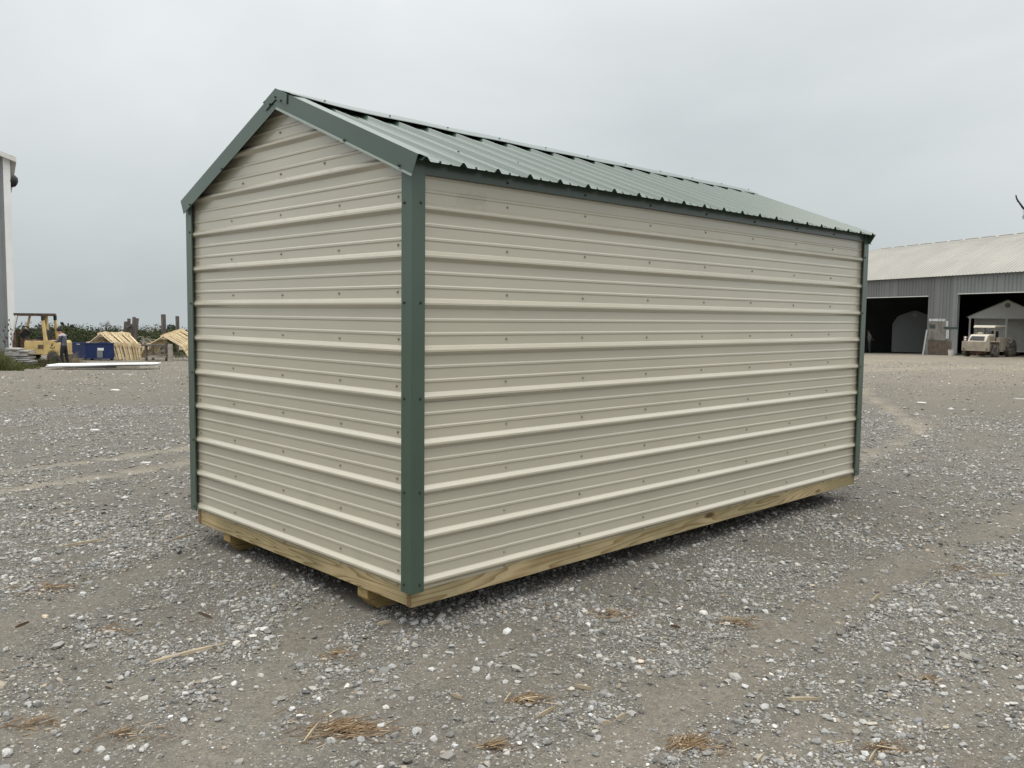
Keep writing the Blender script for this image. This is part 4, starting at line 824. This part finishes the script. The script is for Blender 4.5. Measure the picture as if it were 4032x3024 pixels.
skyline = [(30, 1300), (75, 1292), (88, 1282), (100, 1285), (118, 1288), (130, 1290), (145, 1278), (160, 1273), (178, 1272), (190, 1271), (205, 1276), (225, 1277), (236, 1277), (249, 1265), (259, 1276), (268, 1269), (282, 1273), (300, 1287), (315, 1296), (335, 1298), (352, 1297), (368, 1294), (381, 1291), (395, 1308), (415, 1306), (430, 1297), (448, 1289), (460, 1292), (473, 1297), (490, 1295), (505, 1300), (520, 1297), (540, 1289), (552, 1295), (570, 1309), (590, 1308), (610, 1297), (618, 1287), (632, 1281), (650, 1278), (668, 1273), (682, 1275), (700, 1278), (722, 1290), (738, 1294), (760, 1294), (790, 1290)]
for px, ty in skyline:
    cf = npr.rand() < .45; crown(px, ty, npr.uniform(270, 330), npr.uniform(20, 30) if cf else npr.uniform(26, 40), cf, (.026, .034, .027), 900)
for k in range(46): px = -60+k*21+npr.uniform(-6, 6); ty = np.interp(px, [p for p, _ in skyline], [t for _, t in skyline])+npr.uniform(14, 24); crown(px, ty, npr.uniform(225, 262), npr.uniform(34, 52), False, (.030, .040, .025), 900)
for k in range(60): px = -70+k*15+npr.uniform(-5, 5); ty = np.interp(px, [p for p, _ in skyline], [t for _, t in skyline])+npr.uniform(8, 14); crown(px, ty, npr.uniform(265, 290), npr.uniform(26, 36), False, (.027, .036, .026), 700)
wood = bulk('far_wood', np.concatenate(VV), np.concatenate(FF), leaf_m, np.concatenate(CC)); tag(wood, 'dark far-off wood along the skyline behind the yard', 'woods', kind='stuff')
# green bushes between the yard and the wood
def bush(label, px, topy, Zc, wpx, hm, colr, n_=900, group='bushes beyond the yard', lean=0):
    top = at(px, topy, Zc); s_ = Zc/FPX; w = wpx*s_; gz_ = float(H(top.x, top.y)); T = thing('bush', label, 'bush', (top.x, top.y, gz_), 0, group); hh = max(top.z-gz_, .6); cen = []; rd_ = []
    for i_ in range(16): an = npr.uniform(0, 6.28); rr_ = npr.rand()**.5; t = npr.rand(); cen.append((math.cos(an)*w*.42*rr_*(1.1-t*.7), math.sin(an)*w*.3*rr_, hh*(.12+.78*t))); rd_.append(w*npr.uniform(.10, .2))
    V, F, C = leaf_cloud(n_*2, cen, rd_, .06*Zc/60, tuple(q*.75 for q in colr)); o_ = bulk('crown', V, F, leaf_m, C); o_.parent = T
    m = MB()
    for i_ in range(5): an = npr.uniform(0, 6.28); m.tube([(0, 0, -.1), (math.cos(an)*w*.15, math.sin(an)*w*.12, hh*.4), (math.cos(an)*w*.3, math.sin(an)*w*.2, hh*.8)], [.05, .035, .01], 5)
    m.build('trunk', bark, T); return T
gc = (.075, .10, .035)
bush('dark bush seen through the forklift cab', 118, 1300, 66, 70, 0, (.05, .062, .036)); bush('broad dark bush behind the forklift counterweight', 205, 1298, 68, 80, 0, (.038, .046, .034), 1400)
bush('yellow green leafy bush right above the capped person', 262, 1284, 60, 40, 0, (.12, .13, .04)); bush('bright green bush above the middle of the blue hopper', 318, 1302, 62, 74, 0, gc, 1500); bush('tall green bush left of the first truss stack', 368, 1308, 61, 62, 0, gc, 1300)
bush('olive bush behind the first truss stack peak', 432, 1308, 64, 66, 0, (.085, .092, .042), 1200); bush('olive bush behind the leaning post cluster', 505, 1310, 66, 80, 0, (.08, .085, .04), 1200); bush('low brushy bush between the two truss stacks', 572, 1316, 63, 76, 0, (.085, .088, .045), 1200); bush('green bush behind the second truss stack', 640, 1306, 65, 80, 0, (.07, .083, .04), 1200); bush('dark bush beside the far shed corner', 735, 1304, 66, 60, 0, (.048, .06, .034), 1000)
# rank weeds and brambles filling the slope behind the yard
VV = []; FF = []; CC = []; o0 = 0
for k in range(120):
    Zc = npr.uniform(49, 70); px = npr.uniform(-120, 830); P_ = at(px, 1400, Zc); gz_ = float(H(P_.x, P_.y)); hh = npr.uniform(.35, .95)*(1+(Zc-49)/50); w = npr.uniform(.9, 1.9)
    cen = [(P_.x+npr.normal(0, w*.5), P_.y+npr.normal(0, w*.5), gz_+hh*npr.uniform(.05, .85)) for i_ in range(9)]
    V, F, C = leaf_cloud(800, cen, [w*.34]*9, .055, [(.05, .068, .024), (.06, .062, .028), (.035, .05, .02), (.075, .066, .036)][k % 4]); VV.append(V); FF.append(F+o0); CC.append(C); o0 += len(V)
ub = bulk('underbrush', np.concatenate(VV), np.concatenate(FF), leaf_m, np.concatenate(CC)); tag(ub, 'tangled green and brown underbrush on the slope behind the yard', 'underbrush', kind='stuff')
# bare feathery sapling
sp_ = at(417, 1270, 58); gz_ = float(H(sp_.x, sp_.y)); SP = thing('sapling_tree', 'thin upright sapling with feathery top behind the first trusses', 'tree', (sp_.x, sp_.y, gz_), 0); hh = sp_.z-gz_
m = MB(); m.tube([(0, 0, 0), (.03, 0, hh*.5), (0, .02, hh)], [.05, .035, .01], 6); cen = []
for i_ in range(16):
    z = hh*npr.uniform(.35, .8); an = npr.uniform(0, 6.28); e_ = Vector((math.cos(an)*.3, math.sin(an)*.3, hh*.22)); m.tube([(0, 0, z), Vector((0, 0, z))+e_*.6, Vector((0, 0, z))+e_], [.018, .012, .004], 5); cen.append(tuple(Vector((0, 0, z))+e_))
m.build('trunk', bark, SP); V, F, C = leaf_cloud(420, cen, [.12]*len(cen), .03, (.09, .08, .045)); o_ = bulk('crown', V, F, leaf_m, C); o_.parent = SP
# heap of grey brush beside the posts
q = at(566, 1390, 47); gz_ = float(H(q.x, q.y)); m = MB()
for i_ in range(150):
    an = npr.uniform(0, 6.28); r_ = npr.uniform(0, 1); p = Vector((math.cos(an)*.75*r_, math.sin(an)*.5*r_, (1-r_)*1.05*npr.rand()+.05)); d = Vector((npr.normal(.5, .5), npr.normal(0, .5), npr.normal(-.35, .3))); m.tube([p, p+d*.3+Vector((0, 0, .06)), p+d*.6], [.018, .014, .006], 4)
o_ = m.build('brush_heap', pale_lumber); o_.location = (q.x, q.y, gz_); o_.rotation_euler = (0, 0, RZ); tag(o_, 'heap of grey dead branches beside the leaning posts', 'brush heap')
# grass and weeds at the left edge
def blades(n_, xy, hts, wid, colr, lean=.35):
    x, y = xy; z = ground_z(x, y)-.02; a = npr.uniform(0, 6.28, n_); l_ = npr.normal(0, lean, (n_, 2))*hts[:, None]; sd_ = np.stack([np.cos(a), np.sin(a)], 1)*wid[:, None]
    b0 = np.stack([x, y, z], 1); mid = b0+np.c_[l_*.35, hts*.6]; tip = b0+np.c_[l_, hts]; S3 = np.c_[sd_, np.zeros(n_)]
    V = np.stack([b0-S3, b0+S3, mid+S3*.7, mid-S3*.7, tip, tip+S3*.1], 1).reshape(-1, 3); i_ = np.arange(n_)*6; F = np.concatenate([np.stack([i_, i_+1, i_+2, i_+3], 1), np.stack([i_+3, i_+2, i_+5, i_+4], 1)])
    g = npr.uniform(.55, 1.4, n_); C = np.clip(np.asarray(colr)*g[:, None]*npr.uniform(.85, 1.15, (n_, 3)), .003, .6); return V, F, np.repeat(C, 6, 0)
VV = []; FF = []; CC = []; o0 = 0
def patchg(px0, px1, Z0, Z1, n_, h0, h1, colr, wid=.006, pw=1.):
    global o0
    px = npr.uniform(px0, px1, n_); Zq = npr.uniform(Z0, Z1, n_); pts = np.array([tuple(at(a_, 1430, b_)) for a_, b_ in zip(px, Zq)]); t = (px-px0)/(px1-px0); edge = np.clip(1.15-t**2, .25, 1)
    hs = (h0+(h1-h0)*npr.rand(n_)**pw)*edge*(.6+.8*fbm(pts[:, 0]*1.2, pts[:, 1]*1.2, 77)); V, F, C = blades(n_, (pts[:, 0], pts[:, 1]), hs, np.full(n_, wid)*npr.uniform(.6, 1.4, n_), np.array(colr)[npr.randint(0, len(colr), n_)]); VV.append(V); FF.append(F+o0); CC.append(C); o0 += len(V)
greens = [(.065, .09, .022), (.05, .07, .02), (.12, .12, .045), (.085, .10, .03), (.14, .12, .065)]
patchg(-190, 92, 31.5, 37.5, 9000, .25, .95, greens, .011); patchg(60, 160, 33, 38, 2200, .06, .3, greens, .009); patchg(110, 360, 34.5, 38.2, 3800, .06, .30, [(.10, .085, .05), (.07, .065, .03), (.05, .055, .02)], .008); patchg(240, 345, 36.2, 37.6, 260, .3, .75, [(.26, .21, .12), (.16, .14, .08)], .007); patchg(-190, 70, 34, 40, 500, .8, 1.5, [(.07, .065, .03), (.05, .055, .02)], .007)
patchg(440, 760, 44, 54, 3500, .1, .45, [(.10, .085, .05), (.06, .065, .025), (.045, .06, .02)], .011)
gr = bulk('grass', np.concatenate(VV), np.concatenate(FF), leaf_m, np.concatenate(CC)); tag(gr, 'rough green and straw coloured grass at the yard edge', 'grass', kind='stuff')
# tall seed-headed weeds against the building
seed_m = mat('seed_head', (.035, .03, .022), rough=.95)
for i_, (px, ty, by, lab) in enumerate(((17, 1303, 1400, 'tall dry weed with seed heads before the grey wall'), (27, 1318, 1405, 'shorter dry weed with drooping seed heads before the grey wall'), (42, 1276, 1402, 'tallest dry weed with seed heads before the white corner trim'))):
    g0 = at(px+4, by, 35.5); g0.z = float(H(g0.x, g0.y)); tp = at(px, ty, 35.5); WD = thing('weed', lab, 'weed', g0, 0, 'dry weeds by the building'); v = tp-g0; m = MB(); m.tube([(0, 0, 0), v*.5+Vector((.03, 0, 0)), v], [.008, .007, .004], 5); sdm = MB()
    for k in range(5): f_ = .55+.11*k; p = v*f_; e_ = Vector((rs.uniform(-.15, .15), rs.uniform(-.15, .15), .14)); m.tube([p, p+e_], [.005, .003], 4); sdm.lathe([(0, .012), (.03, .028), (.07, .022), (.09, .004)], tuple(p+e_), (rs.uniform(-.4, .4), 0, 1), 7)
    m.build('stem', bark, WD); sdm.build('seed_head', seed_m, WD)
# bare tree reaching in from the right
bt, _ = hit(4420, 1560); BT = thing('bare_tree', 'bare dark branch of a leafless tree reaching in at the right edge', 'tree', bt, 0); Zt_ = (bt-CAM).dot(fw)
def bp(px, py, dz_=0): return at(px, py, Zt_+dz_)-bt
m = MB(); m.tube([(0, 0, -.2), bp(4425, 1250), bp(4400, 1000), bp(4380, 760), bp(4400, 500)], [.16, .13, .11, .08, .03], 10); m.build('trunk', dead_bark, BT)
m = MB(); m.tube([bp(4400, 1000), bp(4250, 940), bp(4120, 870), bp(4040, 828), bp(4028, 818), bp(4012, 796), bp(4003, 782), bp(4000, 768)], [.07, .055, .042, .03, .026, .02, .018, .014], 8); m.tube([bp(4040, 828), bp(4034, 838), bp(4028, 852), bp(4029, 863)], [.02, .016, .013, .008], 6); m.tube([bp(4007, 794), bp(4001, 792)], [.006, .003], 4); m.tube([bp(4034, 833), bp(4024, 830)], [.006, .003], 4); m.tube([bp(4002, 783), bp(3999, 781)], [.005, .002], 4)
m.tube([bp(4385, 800), bp(4480, 650), bp(4500, 480)], [.05, .035, .01], 8); m.tube([bp(4120, 870), bp(4110, 780), bp(4130, 690)], [.03, .02, .006], 7); m.build('branch', dead_bark, BT)

# ------------------------------------------------------------------ litter on the gravel: straw tufts, splinters, larger stones
straw_m = tint_mat('straw', .8, .25)
def straw(label, px, py, rx, ry, n_, stuff=0):
    P_, _ = hit(px, py); n1 = int(n_*.8); a = npr.uniform(0, 6.28, n1); r_ = np.abs(npr.normal(0, .62, n1))*(.55+.6*np.abs(np.sin(a*1.5+px))); x = np.cos(a)*r_*rx; y = np.sin(a)*r_*ry; ca, sa = math.cos(RZ), math.sin(RZ); X_ = x*ca-y*sa; Y_ = x*sa+y*ca
    z = ground_z(P_.x+X_, P_.y+Y_)-P_.z+.003+npr.uniform(0, .022, n1)*np.exp(-r_*1.2); d = npr.normal(.2, .55, n1)+RZ+.3; L_ = npr.uniform(.015, .075, n1); w = npr.uniform(.0008, .0026, n1)
    dv = np.stack([np.cos(d)*L_, np.sin(d)*L_, npr.normal(0, .1, n1)*L_], 1); sv = np.stack([-np.sin(d)*w, np.cos(d)*w, np.zeros(n1)], 1); uv_ = np.array([0, 0, 1.])*w[:, None]; p = np.stack([X_, Y_, z], 1)
    V = np.stack([p-sv, p+sv, p+uv_, p+dv-sv*.6, p+dv+sv*.6, p+dv+uv_], 1).reshape(-1, 3); i_ = np.arange(n1)*6; F = np.concatenate([np.stack([i_, i_+3, i_+5, i_+2], 1), np.stack([i_+1, i_+2, i_+5, i_+4], 1)])
    col = np.array([(.24, .17, .095), (.17, .11, .06), (.42, .345, .235), (.10, .067, .04)])[npr.choice(4, n1, p=[.36, .30, .12, .22])]*npr.uniform(.8, 1.2, n1)[:, None]; o_ = bulk('straw_tuft', V, F, straw_m, np.repeat(col, 6, 0)); o_.location = P_; return tag(o_, label, 'straw', 'tufts of straw on the gravel', 'stuff')
straw('widest tuft of brown straw at the lower left of centre', 1340, 2880, .19, .10, 520); straw('compact tuft of brown straw below the middle of the shed', 2060, 2768, .08, .05, 210); straw('thick straw tuft at the bottom right of centre', 2710, 2935, .11, .07, 340); straw('small straw tuft near the bottom centre', 1920, 2945, .08, .04, 90)
straw('scattered straw by the shed side right of the corner', 2400, 2420, .14, .12, 90); straw('flat straw scatter by a splinter right of centre', 2890, 2450, .13, .08, 110); straw('thin straw scatter near the lower left edge', 110, 2850, .14, .10, 90); straw('rusty straw scatter at the left edge beside stones', 170, 2320, .26, .14, 150); straw('straw scatter left of the bottom centre tuft', 470, 2900, .14, .08, 70)
straw('faint straw scatter left of the skid', 410, 2490, .18, .10, 60); straw('brown straw scatter close under the shed corner', 1310, 2590, .12, .08, 60); straw('small tuft of straw at the right among stones', 3640, 2690, .06, .04, 50); straw('straw wisps at the bottom right edge', 3460, 2960, .12, .06, 90); straw('pale rusty straw near the far right middle', 3760, 2240, .3, .18, 110)
chip = mat('splinter_wood', (.40, .33, .225), rough=.85, var=.2, scale=25, stretch=(.2, 1, 1))
def splinter(label, pxa, pya, pxb, pyb, w, m_=None, up_=.012):
    a_, _ = hit(pxa, pya); b_, _ = hit(pxb, pyb); v = b_-a_; L_ = v.length; m = MB(); n_ = 6; px_seed = pxa*.37; pts = []
    for k in range(n_+1):
        t = k/n_; hw = w*(.27 if L_ > .25 else .17)*min(1, (1.05-t)*2.2, .55+t*3)*(1+.22*math.sin(k*2.3+px_seed)); th = .004+.004*math.sin(math.pi*t); zc = up_*(.4+.6*t)
        pts += [(t*L_, -hw, zc-th), (t*L_, hw, zc-th), (t*L_, hw*.8, zc+th), (t*L_, -hw*.8, zc+th)]
    fs = [(k*4+j, k*4+(j+1) % 4, (k+1)*4+(j+1) % 4, (k+1)*4+j) for k in range(n_) for j in range(4)]+[(3, 2, 1, 0), (n_*4, n_*4+1, n_*4+2, n_*4+3)]; m.add(pts, fs); o_ = m.build('wood_splinter', m_ or chip); o_.location = a_+Vector((0, 0, .006)); o_.rotation_euler = (0, -math.asin(max(-1, min(1, v.z/L_))), math.atan2(v.y, v.x)); return tag(o_, label, 'splinter', 'wood splinters on the gravel')
dkw = mat('dark_splinter', (.11, .075, .045), rough=.9)
splinter('long pale splinter lying at the lower left', 590, 2618, 885, 2548, .035); splinter('pale flat splinter at the lower right', 3100, 2762, 3230, 2768, .03); splinter('broken splinter in the straw at the lower left', 1195, 2935, 1260, 2860, .02); splinter('short chunky splinter beside the compact straw tuft', 1985, 2775, 2018, 2740, .016); splinter('short splinter left of the compact straw tuft', 1778, 2742, 1820, 2766, .014)
splinter('narrow splinter right of the compact straw tuft', 2110, 2835, 2190, 2798, .016); splinter('frayed splinter right of centre', 2265, 2707, 2330, 2728, .018); splinter('small pale splinter right of the shed corner', 1483, 2466, 1540, 2458, .016); splinter('small splinter leaning upright among stones at right', 3430, 2375, 3470, 2345, .014); splinter('splinter near straw at right of centre', 2835, 2441, 2945, 2452, .02)
splinter('thin splinter at the far right middle', 3895, 2268, 3970, 2275, .02); splinter('small tan chip on bare dirt right of centre', 2372, 2855, 2405, 2864, .014); splinter('tiny chip on the bare track right of centre', 2425, 2842, 2465, 2828, .016, None); splinter('dark splinter left of the long pale one', 60, 2478, 115, 2462, .012, dkw); splinter('dark forked twig left of the shed skid', 780, 2418, 835, 2445, .014, dkw); splinter('long thin stick lying left of the shed', 205, 2165, 425, 2130, .02); splinter('thin pale stick beside the left shed corner', 680, 2130, 765, 2112, .018); splinter('pale splinter below the lower right stones', 2980, 3010, 3010, 2985, .015); splinter('thin stick near the bottom right edge', 3420, 3010, 3450, 2970, .014); splinter('dark flat chip by the shed right of the corner', 2640, 2470, 2680, 2485, .014, dkw)
BIG = [(25, 2965, 24), (120, 2320, 17), (1040, 2490, 17), (1050, 2520, 13), (545, 2465, 13), (310, 2682, 12), (110, 2765, 15), (1295, 2650, 15), (730, 2740, 15), (1500, 2870, 19), (1636, 2892, 18), (1705, 2915, 15), (1355, 2810, 14), (1420, 2925, 16), (1700, 2635, 15), (1740, 2640, 9), (1545, 2630, 17), (1920, 2678, 13), (2160, 2565, 13), (2356, 2898, 14), (2045, 2925, 12), (2590, 2945, 16), (2010, 2895, 10), (2330, 2790, 13), (3010, 2790, 19), (3075, 2785, 15), (2935, 2700, 15), (3340, 2440, 14), (3750, 2405, 19), (3685, 2540, 20), (3500, 2545, 16), (3660, 2560, 14), (3955, 2635, 14), (4010, 2675, 14), (3130, 2530, 12), (2700, 2350, 12), (2930, 2372, 13), (3400, 2290, 14), (3760, 2600, 12), (3880, 2690, 12), (3790, 2945, 17), (3190, 2975, 14), (3470, 2990, 18), (2640, 2990, 14), (3970, 2850, 13), (3550, 2840, 13), (430, 2690, 12), (640, 2580, 11), (1010, 2700, 12), (860, 2830, 14), (1150, 2800, 13), (1240, 2750, 12), (300, 2960, 16), (420, 2985, 14), (560, 2960, 14)]
sm = []
for k in range(6):
    bm = bmesh.new(); bmesh.ops.create_icosphere(bm, subdivisions=2, radius=1); 
    cuts = [Vector((rs.gauss(0, 1), rs.gauss(0, 1), rs.gauss(0, 1))).normalized() for _ in range(9)]
    for v in bm.verts:
        for c_ in cuts:
            d = v.co.dot(c_)
            if d > .62: v.co -= c_*(d-.62)
        v.co *= rs.uniform(.96, 1.04)
    me = bpy.data.meshes.new('stone'); bm.to_mesh(me); bm.free(); sm.append(me)
stone_mats = [mat('stone_a', (.44, .43, .41), rough=.92, var=.12, scale=3, bump=.4, bscale=9), mat('stone_b', (.34, .335, .32), rough=.92, var=.15, scale=3, bump=.4, bscale=9), mat('stone_c', (.54, .53, .51), rough=.9, var=.1, scale=3, bump=.4, bscale=9)]
for k, me in enumerate(sm): me.materials.append(stone_mats[k % 3])
MARKS = [(1340, 2880, 'the widest straw tuft'), (2060, 2768, 'the compact straw tuft below mid shed'), (2710, 2935, 'the thick straw tuft at bottom right'), (1920, 2945, 'the small straw tuft at bottom centre'), (2890, 2450, 'the straw and splinter right of centre'), (110, 2850, 'the straw at the lower left edge'), (740, 2585, 'the long pale splinter'), (1628, 2399, 'the near shed corner'), (3165, 2765, 'the pale flat splinter at lower right'), (3640, 2690, 'the small straw tuft at right'), (3460, 2960, 'the straw wisps at bottom right'), (470, 2900, 'the straw scatter at lower left'), (2297, 2717, 'the frayed splinter'), (3450, 2360, 'the splinter among stones at right'), (880, 2310, 'the left skid'), (4032, 2900, 'the right picture edge'), (170, 2320, 'the rusty straw at the left edge')]
used_l = set()
def stone_label(px, py, rpx):
    size = 'big' if rpx >= 17 else ('mid-sized' if rpx >= 14 else 'smallish')
    for mx_, my_, nm in sorted(MARKS, key=lambda q: math.hypot(q[0]-px, (q[1]-py)*1.6)):
        dx, dy = px-mx_, (py-my_)*1.6
        side = ('right of' if dx > 0 else 'left of') if abs(dx) > abs(dy) else ('in front of' if dy > 0 else 'behind')
        lab = size+' pale loose stone '+side+' '+nm
        if lab not in used_l: used_l.add(lab); return lab
    return size+' pale limestone chunk on the gravel'
for k, (px, py, rpx) in enumerate(BIG):
    P_, t = hit(px, py); r_ = rpx*t/FPX*1.15; o_ = bpy.data.objects.new('loose_stone', sm[k % 6]); COL.objects.link(o_); o_.location = (P_.x, P_.y, float(ground_z(np.array([P_.x]), np.array([P_.y]))[0])+r_*.28); o_.scale = (r_*rs.uniform(1, 1.3), r_*rs.uniform(.8, 1), r_*rs.uniform(.6, .8)); o_.rotation_euler = (rs.uniform(-.3, .3), rs.uniform(-.3, .3), rs.uniform(0, 6.28)); tag(o_, stone_label(px, py, rpx), 'stone', 'larger stones lying loose on the gravel')
# white scraps far out on the yard
for k, (px, py, lab) in enumerate(((375, 1697, 'white flat scrap left of the shed, nearest the tracks'), (575, 1828, 'pale flat scrap by the left shed wall between tracks'), (455, 1538, 'small white scrap far out on the left yard'), (505, 1475, 'white scrap just in front of the roofing sheets'), (3628, 1588, 'pale scrap on the yard right of the shed'), (4012, 1572, 'white scrap near the right edge of the yard'))):
    P_, t = hit(px, py); s_ = 20*t/FPX; o_ = MB().prism([(-.9*s_, -.4*s_), (.7*s_, -.5*s_), (1*s_, .2*s_), (.2*s_, .5*s_), (-.8*s_, .4*s_)], 0, .018, 2).build('scrap_sheet', white_lumber); o_.location = P_+Vector((0, 0, .004)); o_.rotation_euler = (rs.uniform(-.05, .08), .03, RZ+rs.uniform(-.3, .3)); tag(o_, lab, 'scrap')
